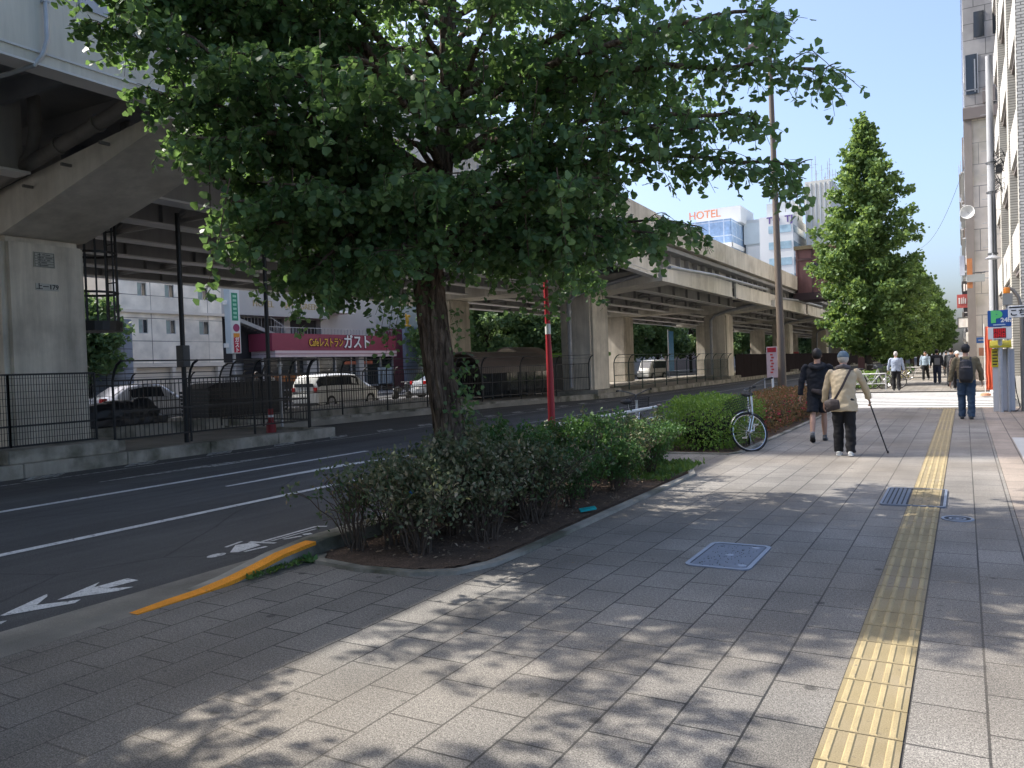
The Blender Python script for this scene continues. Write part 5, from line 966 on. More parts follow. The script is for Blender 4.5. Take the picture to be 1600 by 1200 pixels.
# ---------------- people ----------------
def person(label,loc,rz,H,legs,arms,lean=0,top=None,bottom=None,hair=('hair',HAIRB),shoes=DKGREY,vox=.008,shorts=False,cap=None,coat=False,skirt=0,head_turn=0,bulk=1.,sleeve=1.0,hand_open=False,hunch=0,cvox=.013):
    t=thing('person',label,'person',loc,rz); s=H
    ln=R(lean); hz0=.525*s
    def leg(sd,th,kn):
        a=R(th); k=R(kn); hip=Vector((sd*.052*s,0,hz0)); kne=hip+Vector((sd*.006*s,math.sin(a),-math.cos(a)))*.245*s; an=kne+Vector((0,math.sin(a-k),-math.cos(a-k)))*.24*s; return hip,kne,an,a-k
    Lg=[leg(-1,*legs[0]),leg(1,*legs[1])]; dz=.043*s-min(l[2].z-(.0 if abs(l[3])<.5 else .02) for l in Lg)
    Lg=[(a+Vector((0,0,dz)),b+Vector((0,0,dz)),c+Vector((0,0,dz)),e) for a,b,c,e in Lg]; hz=hz0+dz; pel=Vector((0,0,hz))
    def T(p): p=Vector(p); return pel+Matrix.Rotation(-ln-R(hunch)*max(0,min(1,(p.z)/(.3*s))),4,'X')@p
    sh=[T((sd*.112*s*bulk,0,.285*s)) for sd in (-1,1)]; neck=T((0,0,.305*s)); hd=T((0,.012*s,.405*s))
    if hunch: hd=hd+Vector((0,.02*s,.01*s))
    def arm(i,fw,ab,el):
        sd=(-1,1)[i]; a=R(fw); u=Vector((sd*math.sin(R(ab)),math.sin(a),-math.cos(a))).normalized(); e=sh[i]+u*.172*s; b=a+R(el); f=Vector((sd*math.sin(R(ab))*.5,math.sin(b),-math.cos(b))).normalized(); return sh[i],e,e+f*.148*s,f
    Ar=[arm(0,*arms[0]),arm(1,*arms[1])]
    b=MB()
    # body: torso, neck, head, limbs as one surface
    b.tube([T((0,0,-.03*s)),T((0,0,.06*s)),T((0,.005,.15*s)),T((0,0,.25*s)),T((0,0,.29*s))],[(.085*s,.062*s),(.078*s,.058*s),(.085*s,.06*s),(.10*s,.062*s),(.06*s,.045*s)],16,(1,0,0))
    b.tube([neck-Vector((0,0,.02*s)),neck+(hd-neck)*.75],[.034*s,.031*s],12)
    hq=Matrix.Rotation(R(head_turn),3,'Z')@Matrix.Rotation(-ln*.3,3,'X')
    b.ell(hd,(.044*s,.055*s,.066*s),16,12,hq); b.ell(hd+hq@Vector((0,.018*s,-.03*s)),(.034*s,.036*s,.036*s),12,8,hq); b.tube([hd+hq@Vector((0,.048*s,.01*s)),hd+hq@Vector((0,.066*s,-.012*s)),hd+hq@Vector((0,.052*s,-.018*s))],[.006*s,.009*s,.006*s],8)
    for sd in (-1,1): b.ell(hd+hq@Vector((sd*.046*s,-.002*s,-.004*s)),(.006*s,.012*s,.019*s),8,6,hq); b.ell(hd+hq@Vector((sd*.018*s,.046*s,.008*s)),(.009*s,.006*s,.006*s),8,6,hq)
    b.ell(hd+hq@Vector((0,.050*s,-.035*s)),(.016*s,.006*s,.005*s),8,6,hq)
    for hip,kn,an,aa in Lg:
        b.tube([hip+Vector((0,0,.03*s)),hip-Vector((0,0,.02*s)),(hip+kn)/2,kn,kn+(an-kn)*.35+Vector((0,-.008*s,0)),an],[.050*s,.050*s,.040*s,.028*s,.031*s,.019*s],12)
    for i,(a,e,w,f) in enumerate(Ar):
        b.ell(a-Vector(((-1,1)[i]*.012*s,0,.012*s)),(.022*s,.026*s,.022*s)); b.tube([a-Vector(((-1,1)[i]*.012*s,0,.014*s)),(a+e)/2,e,e+(w-e)*.4,w],[.022*s,.024*s,.022*s,.024*s,.0145*s],10)
        side=Vector((0,1,0)); side=(side-f*f.dot(side)).normalized(); nrm=f.cross(side); sd=(-1,1)[i]; pc=w+f*.030*s; b.tube([w-f*.006*s,w+f*.02*s,w+f*.05*s],[(.014*s,.010*s),(.024*s,.010*s),(.023*s,.009*s)],10,side)
        for q in range(4):
            o=(q-1.5)*.0115*s; ln_=(.040,.046,.043,.033)[3-q]*s; p0=w+f*.046*s+side*o; cu=(-sd)*nrm*1.0
            if nrm.x*sd>0: cu=-nrm
            else: cu=nrm
            g1=p0+f*ln_*.45+cu*ln_*.10; g2=g1+(f*.75+cu*.65)*ln_*.35; g3=g2+(f*.35+cu*.9)*ln_*.25; b.tube([p0,g1,g2,g3],[.0058*s,.0054*s,.005*s,.0042*s],7)
        p0=w+f*.012*s+side*.018*s; b.tube([p0,p0+(side*.7+f*.7)*.02*s,p0+(side*.45+f)*.038*s],[.0075*s,.0065*s,.005*s],7)
    bo=remesh(b,vox,'body',SKIN,t,2)
    # hair or cap
    h=MB(); h.ell(hd+hq@Vector((0,-.006*s,.012*s)),(.051*s,.061*s,.066*s),24,18,hq); hm=h.v; ho=MB()
    keep=set()
    for k,v in enumerate(h.v):
        q=hq.inverted()@(Vector(v)-hd)
        if q.z>.005*s and q.y<.05*s or (q.y<.005*s and q.z>-.062*s): keep.add(k)
    ho.v=h.v; ho.f=[f for f in h.f if all(i in keep for i in f)]; ho.mi=[0]*len(ho.f); o=ho.build('hair',hair[1],t,smooth='all'); md=o.modifiers.new('thick','SOLIDIFY'); md.thickness=.012
    if cap:
        c=MB(); c.ell(hd+hq@Vector((0,-.004*s,.030*s)),(.053*s,.063*s,.052*s),16,12,hq); c.tube([hd+hq@Vector((0,-.004*s,.018*s)),hd+hq@Vector((0,-.004*s,.036*s))],[(.0545*s,.0645*s)]*2,18,(1,0,0)); c.tube([hd+hq@Vector((0,.055*s,.026*s)),hd+hq@Vector((0,.095*s,.018*s))],[(.038*s,.005*s),(.022*s,.004*s)],10,(1,0,0)); remesh(c,.009,'cap',cap,t,2)
    # clothes
    g=MB(); hem=-.10 if coat else -.035; k=bulk; fl=.020 if coat else 0
    g.tube([T((0,0,hem*s)),T((0,0,0)),T((0,0,.08*s)),T((0,-.004,.17*s)),T((0,-.004,.245*s)),T((0,0,.285*s)),T((0,.004,.315*s))],[((.100+fl)*s*k,(.078+fl)*s),((.098+fl*.5)*s*k,.077*s),(.096*s*k,.075*s),(.104*s*k,.076*s),(.112*s*k,.072*s),(.095*s*k,.056*s),(.042*s,.040*s)],20,(1,0,0))
    for i,(a,e,w,f) in enumerate(Ar):
        g.ell(a+Vector((-(-1,1)[i]*.008*s,0,-.006*s)),(.036*s,.038*s,.034*s)); en=e+(w-e)*(.93 if sleeve>=1 else 0.01); pts=[a,(a+e)/2,e,en] if sleeve>=1 else [a,(a+e)/2,e]; g.tube(pts,[.034*s,.035*s,.033*s,.029*s][:len(pts)],12)
    top_o=remesh(g,cvox,'jacket' if coat or sleeve>=1 else 'shirt',top,t,2,.015,.13,seed=H*7)
    g=MB(); g.tube([T((0,0,.045*s)),pel,pel-Vector((0,0,.05*s))],[(.088*s*min(k,1.05),.068*s),(.094*s,.074*s),(.088*s,.070*s)],18,(1,0,0))
    for hip,kn,an,aa in Lg:
        if shorts: g.tube([hip+Vector((0,0,.02*s)),hip-Vector((0,0,.03*s)),hip+(kn-hip)*.55,hip+(kn-hip)*.86],[.058*s,.064*s,.060*s,.060*s],14)
        else: g.tube([hip+Vector((0,0,.02*s)),hip-Vector((0,0,.03*s)),(hip+kn)/2,kn,(kn+an)/2,an-(an-kn).normalized()*-.012*s],[.058*s,.064*s,.058*s,.050*s,.047*s,.043*s],14)
    remesh(g,cvox,'shorts' if shorts else 'trousers',bottom,t,2,.013,.11,seed=H*3)
    for (hip,kn,an,aa),nm in zip(Lg,('a','b')):
        pit=max(-1.0,min(.5,aa))*.9; Rx=Matrix.Rotation(pit,3,'X') ; F=MB()
        def fp(x,y,z): return an+Rx@Vector((x,y,z))
        F.tube([fp(0,-.040*s,-.022*s),fp(0,-.02*s,-.014*s),fp(0,.02*s,-.018*s),fp(0,.06*s,-.026*s),fp(0,.088*s,-.030*s)],[(.020*s,.019*s),(.025*s,.026*s),(.026*s,.024*s),(.028*s,.016*s),(.018*s,.011*s)],12,(1,0,0)); F.tube([fp(0,-.008*s,-.01*s),fp(0,-.004*s,.022*s)],[.024*s,.022*s],12)
        o=remesh(F,.009,'shoe',shoes,t,2); q=MB(); q.tube([fp(0,-.045*s,-.039*s),fp(0,0,-.039*s),fp(0,.06*s,-.0385*s),fp(0,.092*s,-.036*s)],[(.022*s,.006*s),(.025*s,.006*s),(.029*s,.006*s),(.015*s,.005*s)],12,(1,0,0)); q.build('sole',WHITE if shoes is not DKGREY else RUBBER,o,smooth=True)
    return t,dict(T=T,Ar=Ar,Lg=Lg,hd=hd,neck=neck,s=s,sh=sh,pel=pel)
NAVYB=mat('black_cotton',(.012,.014,.020),.9,.25,6,.3,90); BEIGEJ=mat('beige_jacket',(.46,.38,.26),.85,.08,5,.25,80); BLKT=mat('black_trousers',(.012,.012,.014),.9,.2,6,.25,80); OLIVE=mat('olive_jacket',(.17,.14,.085),.85,.12,6,.25,80); JEAN=mat('dark_jeans',(.030,.055,.095),.9,.25,5,.25,90); BAGB=mat('black_nylon',(.018,.020,.026),.6,.2,6,.3,60); BAGBR=mat('dark_brown_bag',(.045,.035,.035),.7,.2,6,.3,60)
t,J=person('person in a black hoodie and shorts walking beside the one in the beige jacket',(-2.42,15.95,0),R(6),1.76,[(-13,20),(13,4)],[(-10,12,12),(12,10,22)],2,NAVYB,NAVYB,shorts=True,bulk=1.12,shoes=DKGREY)
s=J['s']; T=J['T']; remesh(MB().tube([T((-.07*s,-.03*s,.295*s)),T((-.05*s,-.075*s,.275*s)),T((0,-.09*s,.262*s)),T((.05*s,-.075*s,.275*s)),T((.07*s,-.03*s,.295*s)),T((.04*s,.03*s,.31*s)),T((-.04*s,.03*s,.31*s)),T((-.07*s,-.03*s,.295*s))],.026*s,10),.012,'hood',NAVYB,t,2)
b=MB(); [b.tube([l[2]+Vector((0,0,.012*s)),l[2]+(l[1]-l[2])*.16],[.0215*s,.0225*s],12) for l in J['Lg']]; b.build('socks',mat('grey_sock',(.22,.22,.23),.9,.2,30),t,smooth=True)
remesh(MB().tube([T((-.06*s,-.085*s,.03*s)),T((.02*s,-.10*s,.01*s)),T((.09*s,-.07*s,-.01*s))],[(.02*s,.012*s),(.032*s,.018*s),(.02*s,.012*s)],10,(0,0,1)),.01,'waist_bag',BAGBR,t,2)
t,J=person('person in a beige jacket and cap with a brown shoulder bag walking with a cane',(-1.70,13.75,0),R(4),1.66,[(6,8),(-5,4)],[(4,14,10),(14,24,22)],3,BEIGEJ,BLKT,hair=('h',HAIRG),shoes=WHITE,cap=mat('denim_cap',(.10,.15,.20),.85,.15,9,.2,90),coat=True,hunch=9,bulk=1.1)
s=J['s']; T=J['T']; remesh(MB().tube([T((-.05*s,-.02*s,.325*s)),T((0,-.05*s,.335*s)),T((.05*s,-.02*s,.325*s)),T((.03*s,.04*s,.32*s)),T((-.03*s,.04*s,.32*s)),T((-.05*s,-.02*s,.325*s))],.024*s,10),.01,'scarf',mat('grey_scarf',(.10,.09,.095),.95,.3,12,.3,50),t,1)
b=MB(); P=[T((.075*s,.02*s,.31*s)),T((.07*s,-.05*s,.30*s)),T((.035*s,-.088*s,.22*s)),T((0,-.098*s,.14*s)),T((-.045*s,-.105*s,.06*s)),T((-.085*s,-.10*s,-.005*s))]
for p,q in zip(P[:-1],P[1:]): b.bar(p,q+(q-p).normalized()*.01,.035,.008,(0,1,.2))
b.build('bag_strap',BAGBR,t); remesh(MB().tube([T((-.155*s,-.09*s,-.055*s)),T((-.10*s,-.11*s,-.035*s)),T((-.03*s,-.118*s,-.03*s))],[(.055*s,.022*s),(.062*s,.026*s),(.045*s,.018*s)],14,(0,0,1)),.012,'shoulder_bag',BAGBR,t,2,.005,.08)
wr=J['Ar'][1]; hand=wr[2]+wr[3]*.05*s; c=thing('walking_cane','black walking cane held in the right hand of the person in the beige jacket','cane',(0,0,0)); c.parent=None
off=Matrix.Rotation(R(4),4,'Z'); hp=Vector((-1.70,13.75,0))+off@hand; c.location=(hp.x+.24,hp.y+.05,0); q=Vector(c.location)
MB().tube([Vector((0,0,.0)),hp-q-Vector((0,0,.02))],[.010,.012],10).build('shaft',BLACK,c,smooth=True); MB().tube([hp-q+Vector((0,-.07,.0)),hp-q+Vector((0,0,.012)),hp-q+Vector((0,.06,.0))],.013,8).build('handle',BLACK,c,smooth=True); MB().lathe([(0,0),(.016,0),(.014,.04),(0,.05)],10).build('rubber_tip',RUBBER,c)
t,J=person('person with a big black backpack, olive jacket and dark jeans',(.02,21.7,0),R(0),1.76,[(8,10),(-4,4)],[(-4,14,12),(6,14,16)],1,OLIVE,JEAN,cap=mat('black_cap',(.02,.02,.024),.8,.2,9),bulk=1.12,vox=.009)
s=J['s'];T=J['T']
def backpack(t,T,s,m,z0=-.02,z1=.26,w=.085,d=.075):
    o=remesh(MB().tube([T((0,-.11*s,z0*s)),T((0,-.13*s,(z0+.04)*s)),T((0,-.135*s,(z0+z1)/2*s)),T((0,-.12*s,(z1-.02)*s)),T((0,-.10*s,z1*s))],[(w*.85*s,d*.5*s),(w*s,d*.8*s),(w*s,d*.85*s),(w*.85*s,d*.7*s),(w*.5*s,d*.4*s)],14,(1,0,0)),.012,'backpack',m,t,2,.004,.1)
    b=MB()
    for x in (-.055,.055):
        P=[T((x*s,-.10*s,.23*s)),T((x*s,-.05*s,.305*s)),T((x*s*1.05,.03*s,.29*s)),T((x*s*1.2,.085*s,.20*s)),T((x*s*1.4,.05*s,.10*s)),T((x*s*1.4,-.08*s,.06*s))]
        for p,q in zip(P[:-1],P[1:]): b.bar(p,q,.04,.012,(0,0,1))
    b.build('strap',m,o); return o
o=backpack(t,T,s,BAGB); MB().box(-.06,.06,-.40,-.38,1.25,1.26).bar(T((-.06*s,-.2*s,.17*s)),T((.06*s,-.2*s,.17*s)),.01,.02).build('zip',mat('zip_grey',(.25,.22,.22),.5,.1),o)
STR=gridmat('striped_shirt',(.50,.54,.62),(.14,.20,.32),9,.045,.012,'ZX',0,.03,.85,bump=0)
t,J=person('grey haired person in a pale blue striped shirt walking near the white rail',(-2.62,38.7,0),R(8),1.70,[(10,12),(-8,4)],[(8,12,10),(-8,12,10)],2,STR,BLKT,hair=('h',HAIRG),bulk=1.18,vox=.014,cvox=.02)
far=[('person in a light blue shirt with a grey shoulder bag in the far shade',(-2.0,52.5,0),170,1.68,mat('pale_blue_shirt',(.28,.36,.44),.8,.1,5),BLKT,DKGREY),
('person in a dark jacket over a grey top in the middle of the far walkers',(-1.25,46.8,0),4,1.76,mat('charcoal_jacket',(.035,.035,.042),.8,.1,5),mat('navy_trousers',(.03,.035,.06),.85,.15,5),None),
('person with a black backpack and jacket walking left of the olive jacket',(-.55,42.5,0),-3,1.78,mat('near_black_jacket',(.015,.017,.02),.8,.1,5),BLKT,BAGB),
('person in a white cap just behind the olive jacket person',(-.28,38.6,0),183,1.62,mat('brown_top',(.10,.07,.06),.8,.1,5),BLKT,None),
('person in grey far down the pavement between two dark jackets',(-1.1,62,0),0,1.7,mat('mid_grey_top',(.16,.16,.17),.8,.1,5),BLKT,None),
('distant person in white standing beyond the other walkers',(-.8,70,0),180,1.68,mat('white_top',(.5,.5,.5),.8,.1,5),mat('pale_trousers',(.35,.34,.32),.8,.1,5),None)]
for i,(lab,loc,rz,H,tp,bt,bag) in enumerate(far):
    t,J=person(lab,loc,R(rz),H,[(10,14),(-10,6)] if i%2 else [(-12,20),(10,6)],[(8,10,14),(-6,10,10)],2,tp,bt,vox=.018,cvox=.024,cap=WHITE if 'white cap' in lab else None,bulk=1.08)
    if bag is BAGB: backpack(t,J['T'],J['s'],BAGB)
    if i==0: s=J['s']; remesh(MB().ell(J['T']((.12*s,0,-.06*s)),(.05*s,.09*s,.08*s)),.02,'shoulder_bag',mat('bag_grey',(.12,.13,.13),.8,.1),t,1)
    if i==1: s=J['s']; remesh(MB().box(-.075*s,.075*s,-.105*s,-.08*s,J['pel'].z+.02*s,J['pel'].z+.22*s),.02,'grey_back_panel',mat('grey_panel',(.19,.19,.20),.8,.1),t,1)
for i,(x,y,lab,m) in enumerate(((-26.3,25.2,'person in white standing behind the fence at the restaurant entrance',WHITE),(-25.9,24.0,'person in dark clothes beside the one in white at the restaurant entrance',NAVYB),(-17.5,90,'distant dark figure on the verge below the red sign',NAVYB))):
    person(lab,(x,y,.1),R(100+i*60),1.68,[(6,8),(-6,4)],[(6,10,14),(-6,10,10)],1,m,BLKT,vox=.02,cvox=.026)
# ---------------- right hand side ----------------
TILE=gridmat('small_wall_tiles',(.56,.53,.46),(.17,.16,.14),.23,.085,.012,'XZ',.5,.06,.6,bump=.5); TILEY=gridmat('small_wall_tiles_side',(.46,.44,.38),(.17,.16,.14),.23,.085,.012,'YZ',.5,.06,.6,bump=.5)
PARA=mat('parapet_cream',(.54,.52,.48),.75,.05,.8,streak=.15); SOFF=mat('soffit_taupe',(.20,.175,.165),.8,.08,1)
bl=thing('apartment_block','cream block with projecting balcony bands and tiled piers at the right edge','apartment block',(3,35,0))
def B_(b,name,m,par=bl,**k): return b.build(name,m,par,True,**k)
B_(MB().box(2.4,14,25.9,43.5,0,28),'core_wall',mat('core_greybeige',(.42,.40,.37),.75,.08,.5))
for i,z in enumerate(np.arange(4.1,27,3.25)):
    B_(MB().box(1.42,1.56,26.7,30.6,z,z+1.15).box(1.42,1.56,31.9,37.4,z,z+1.15).box(1.42,1.56,38.5,43.5,z,z+1.15),'balcony_parapet',PARA)
    B_(MB().box(1.5,2.4,26.6,43.5,z-.14,z),'balcony_slab',SOFF)
    b=MB()
    for y0,y1 in ((27,30),(32.4,37),(39,43)): b.box(2.37,2.39,y0,y1,z+.25,z+2.4)
    o=B_(b,'window',GLASSD); b=MB()
    for y0,y1 in ((27,30),(32.4,37),(39,43)): b.box(2.33,2.37,y0,y0+.06,z+.25,z+2.4).box(2.33,2.37,(y0+y1)/2,(y0+y1)/2+.06,z+.25,z+2.4).box(2.33,2.37,y0,y1,z+2.36,z+2.42)
    B_(b,'frame',GALV,o)
for (y0,y1) in ((25.9,26.5),(30.7,31.8),(37.5,38.4)):
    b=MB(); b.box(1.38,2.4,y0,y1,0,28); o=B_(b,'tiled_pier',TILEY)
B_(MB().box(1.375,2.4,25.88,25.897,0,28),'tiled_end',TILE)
B_(MB().box(1.5,2.38,26.6,43.5,0,.15).box(2.3,2.39,26.6,43,2.7,3.9),'ground_band',SOFF)
b=MB()
for k in range(34): y=26.6+k*.12; b.box(1.6,1.64,y,y+.06,.2,2.75)
B_(b,'shutter_bars',mat('shutter_brown',(.13,.11,.085),.6,.15,2)); B_(MB().box(1.42,1.62,26.55,30.7,0.004,.75),'low_wall',mat('low_wall_grey',(.24,.23,.21),.8,.1,2,streak=.2))
# grey tower beyond the side street
gt=thing('tower_block','tall grey tiled tower with one dark window high up, left of the cream block','tower block',(3,60,0))
def C_(b,name,m,par=gt,**k): return b.build(name,m,par,True,**k)
GT=gridmat('tower_panels_front',(.33,.32,.31),(.12,.12,.12),1.1,.9,.02,'XZ',.5,.05,.7,bump=.3); GTL=gridmat('tower_panels_low',(.70,.64,.57),(.25,.23,.22),1.4,1.2,.02,'XZ',.5,.06,.7,bump=.3,stain=(.52,.47,.36),stsc=.7)
C_(MB().box(.28,9,52,80,14.5,40),'upper_wall',GT); C_(MB().box(.30,9,52.02,80,0,14.5),'lower_wall',GTL)
C_(MB().box(.20,.60,51.9,52.2,0,15.2),'corner_pier',mat('pier_taupe',(.27,.24,.22),.8,.1,1)); C_(MB().box(.18,9,51.7,51.98,14.5,15.1),'balcony_band',SOFF)
o=C_(MB().box(.35,.95,51.95,51.985,15.9,18.1),'window',GLASSD); C_(MB().box(.33,.37,51.9,51.95,15.9,18.1).box(.93,.97,51.9,51.95,15.9,18.1).box(.33,.97,51.9,51.95,16.1,16.15).box(.78,.84,51.9,51.95,16,17.8),'frame',GALV,o)
C_(MB().box(1.15,1.75,51.8,51.98,15.3,16.1),'vent_box',SOFF)
b=MB()
for i in range(12):
    for x in (.8,1.7): 
        if i>5: b.box(x,x+.5,51.96,51.99,19+2.9*(i-6),20.4+2.9*(i-6))
C_(b,'upper_windows',GLASSD)
b=MB()
for z in np.arange(4,38,2.9): b.box(.265,.285,53,79,z,z+1.3)
C_(b,'side_windows',GLASSD)
sp=[('narrow white building with balcony rails just beyond the grey tower',(.35,8,81,96,0,21),(.55,.54,.52)),('brown strip fronted building beyond the narrow white one',(.2,8,97,112,0,24),(.30,.24,.20)),('pale building near the far end of the right hand row',(.3,8,113,140,0,22),(.50,.49,.47)),('last grey building at the far end of the right hand row',(.5,8,142,220,0,26),(.34,.34,.35))]
for i,(lab,(x0,x1,y0,y1,z0,z1),c) in enumerate(sp):
    t=thing('street_building',lab,'building',((x0+x1)/2,(y0+y1)/2,0)); MB().box(x0,x1,y0,y1,z0,z1).build('wall',mat('row_wall_'+'abcd'[i],c,.75,.08,.6,streak=.2),t,True); b=MB(); r=MB()
    for z in np.arange(3.4,z1-1,2.9): b.box(x0-.012,x0+.01,y0+.6,y1-.6,z,z+1.4); r.box(x0-.35,x0-.3,y0+.3,y1-.3,z-.5,z+.45); r.box(x0-.3,x0,y0+.3,y1-.3,z-.62,z-.5)
    b.build('window_band',GLASSD,t,True); r.build('balconies',mat('balcony_white',(.52,.52,.52),.6,.08,1),t,True)
# low shopfront row between the side street and the tower
t=thing('shop_building','low white shop building with pipes at the corner beyond the side street','shop building',(3,44,0))
# utility poles
def upole(label,x,y,h,r=.17,near=False):
    t=thing('utility_pole',label,'utility pole',(x,y,0)); m=mat('pole_grey_concrete',(.36,.37,.385),.7,.1,2,streak=.2)
    MB().tube([(0,0,0),(0,0,h)],[r,r*.62],20).build('shaft',m,t,smooth=True)
    b=MB()
    for z in np.arange(1.9,h-.4,.45): sx=1 if int(z*2.2)%2 else -1; b.tube([(sx*r*.7,0,z),(sx*(r+.14),0,z)],.009,5)
    b.build('step_bolts',GALV,t)
    b=MB()
    for z in (2.9,5.2,7.5,8.6): b.lathe([(r*.97,z),(r*1.02,z),(r*1.02,z+.05),(r*.97,z+.05)],20)
    b.build('bands',DKGREY,t); return t
up=upole('nearest tall grey utility pole in front of the cream block',1.0,35.2,12.6)
b=MB()
for k in range(26):
    z=rnd.uniform(7.6,9.1); a=Vector((rnd.uniform(.1,.5),rnd.uniform(-.2,.2),z)); b.tube([(.08,-.1,z-.2),a,(a.x+.1,a.y,z-rnd.uniform(.1,.4))],.014,5)
b.box(.15,.35,-.12,.12,8.2,8.5); b.build('cable_tangle',BLACK,up); MB().tube([(-.0,-.17,0.3),(-.0,-.17,7.5)],.03,8).tube([(.1,-.16,0.3),(.1,-.14,8.5)],.02,8).build('conduits',DKGREY,up,smooth=True)
upole('second utility pole seen narrowly left of the nearest one',.62,57,11.5,.14); upole('third thin utility pole farther along the right hand row',.35,84,11,.14)
MB().tube([(0,0,0),(.0,0,1.1)],.19,16).build('white_sleeve',WHITE,up,smooth=True)
t=thing('convex_lamp','small grey lamp on a bracket on the nearest utility pole','lamp',(.98,34.6,5.0)); MB().lathe([(.0,.12),(.1,.1),(.26,.0),(.24,-.03),(0,-.02)],18).build('shade',GALV,t,smooth=True); MB().tube([(0,0,.12),(.0,.3,.2),(.04,.5,.2)],.02,6).build('bracket',GALV,t)
t=thing('satellite_dish','white round dish sticking out from the right hand row','dish',(.30,50.0,9.1)); MB().lathe([(.0,-.08),(.18,-.05),(.30,.02),(.36,.10),(.35,.11),(.28,.03),(0,-.06)],20).build('dish',WHITE,t,smooth=True).rotation_euler=(R(90),0,R(-10)); MB().tube([(0,0,0),(.35,.6,-.2)],.03,6).build('arm',GALV,t)
def projecting(name,label,x0,x1,y,z0,z1,m,mark=None,d=.12,fm=None):
    t=thing(name,label,'sign',((x0+x1)/2,y,z0)); w=(x1-x0)/2; h=z1-z0; MB().box(-w,w,-d/2,d/2,0,h).build('panel',m,t,bevel=.01)
    if fm is not None: MB().box(-w-.03,w+.03,-d/2-.01,d/2+.01,-.03,.03).box(-w-.03,w+.03,-d/2-.01,d/2+.01,h-.03,h+.03).box(-w-.03,-w+.02,-d/2-.01,d/2+.01,0.03,h-.03).box(w-.02,w+.03,-d/2-.01,d/2+.01,0.03,h-.03).build('frame',fm,t)
    MB().bar((w,0,h*.5),(w+.6,0,h*.5),.05,.05).build('bracket',DKGREY,t)
    if mark:
        b=MB()
        for (a,c,e,f) in mark: b.box(-w+2*w*a,-w+2*w*c,-d/2-.012,-d/2-.002,h*e,h*f)
        b.build('lettering',mat('mark_on_'+name,(.75,.72,.7) if 'black' in label or 'red' in label or 'purple' in label else (.08,.07,.07),.6,.1),t)
    return t
projecting('shop_sign','square red projecting sign with pale lettering above the walkers',-.33,.22,55,4.2,5.0,mat('sign_red_brick',(.50,.11,.10),.6,.15,5),[(.15,.3,.3,.75),(.4,.52,.3,.75),(.6,.68,.3,.8),(.75,.86,.3,.7)])
projecting('shop_sign','black projecting sign with white characters above the square red one',-.05,.42,56,5.05,5.85,mat('sign_black',(.03,.03,.035),.5,.1),[(.15,.35,.25,.8),(.45,.58,.3,.75),(.68,.85,.25,.8)])
projecting('shop_sign','dark projecting sign below the square red one',.0,.5,57,3.75,4.3,mat('sign_black',(.03,.03,.035),.5,.1),[(.1,.4,.4,.5),(.5,.9,.6,.7)])
projecting('shop_sign','white sign in a dark frame with small black characters',-.30,.30,55.5,3.02,3.62,WHITE,[(.40,.6,.55,.8),(.35,.65,.3,.36),(.48,.52,.2,.5),(.7,.8,.2,.5)],fm=DKGREY)
projecting('shop_sign','small white sign hanging under the framed one',.1,.45,58,2.2,2.8,WHITE,[(.3,.7,.3,.5)])
projecting('shop_sign','purple sign farther right near the orange banner',.72,.95,54,3.0,3.55,mat('sign_purple',(.22,.08,.42),.6,.1),[(.3,.7,.3,.6)])
projecting('shop_sign','small blue sign just left of the orange banner',.55,.95,48,2.0,2.3,mat('sign_blue_small',(.08,.22,.55),.6,.1),[(.2,.8,.4,.6)])
projecting('shop_sign','narrow tall blue grey sign high on the right hand row',-.15,.12,56,6.2,7.4,mat('sign_blue_grey',(.42,.47,.58),.6,.1))
projecting('shop_sign','narrow vertical orange sign below the dish',.2,.46,50,5.0,6.6,mat('sign_orange_v',(.55,.22,.09),.6,.15,6))
projecting('shop_sign','striped dark awning sign stacked below the black signs',.42,.75,53,3.0,4.6,gridmat('awning_stripes',(.42,.38,.42),(.06,.05,.08),9,.16,.035,'XZ',0,.05,.8))
projecting('shop_sign','small salmon sign low on the row beside the blue one',.62,.9,46,1.35,1.75,mat('sign_salmon_low',(.62,.28,.16),.6,.1))
t=thing('traffic_sign','grey back of a traffic sign box beside the nearest utility pole','sign',(.63,50,5.5)); MB().box(-.45,.4,-.1,.1,-.18,.22).build('box',mat('sign_back_grey',(.40,.41,.40),.6,.1),t,bevel=.01); MB().tube([(.4,0,0),(.7,.2,0)],.03,6).build('bracket',GALV,t)
# parking sign, meter, banner
t=thing('parking_sign','blue parking sign with a green P above a red digital display','sign',(.80,24,0))
BL=mat('parking_blue',(.015,.09,.33),.35,.05,3); MB().box(-.265,.255,-.08,.08,2.20,2.62).build('panel',BL,t,bevel=.012); text('P',.38,(.72,23.912,2.44),ROT_NY,mat('p_green',(.12,.58,.18),.4,.05),t,'letter_p',.004,sx=1.15,bold=.03); text('24h',.15,(.93,23.912,2.36),ROT_NY,WHITE,t,'small_lettering',.003,bold=.006); MB().box(-.15,.12,-.086,-.081,2.235,2.262).build('caption_line',mat('caption_pale',(.45,.55,.65),.6,.4,60),t)
MB().box(-.265,.255,-.07,.07,1.88,2.19).build('display_case',WHITE,t,bevel=.01); MB().box(-.15,.13,-.075,-.071,1.91,2.16).build('display_glass',mat('display_dark_red',(.10,.004,.008),.3,.1),t)
led=mat('led_red',(.45,.015,.02),.4,.05); pe=led.node_tree.nodes['Principled BSDF']; pe.inputs['Emission Color'].default_value=(1,.03,.04,1); pe.inputs['Emission Strength'].default_value=.12
b=MB()
for r0 in range(2):
    for k in range(3):
        x=-.135+k*.088; z=1.925+r0*.12
        for (a,c,e,f) in ((0,.07,.085,.1),(0,.07,.04,.052),(0,.012,0,.1),(.058,.07,0,.1),(0,.07,0,.012))[:5-(k+r0)%2]: b.box(x+a,x+c,-.079,-.0755,z+e,z+f)
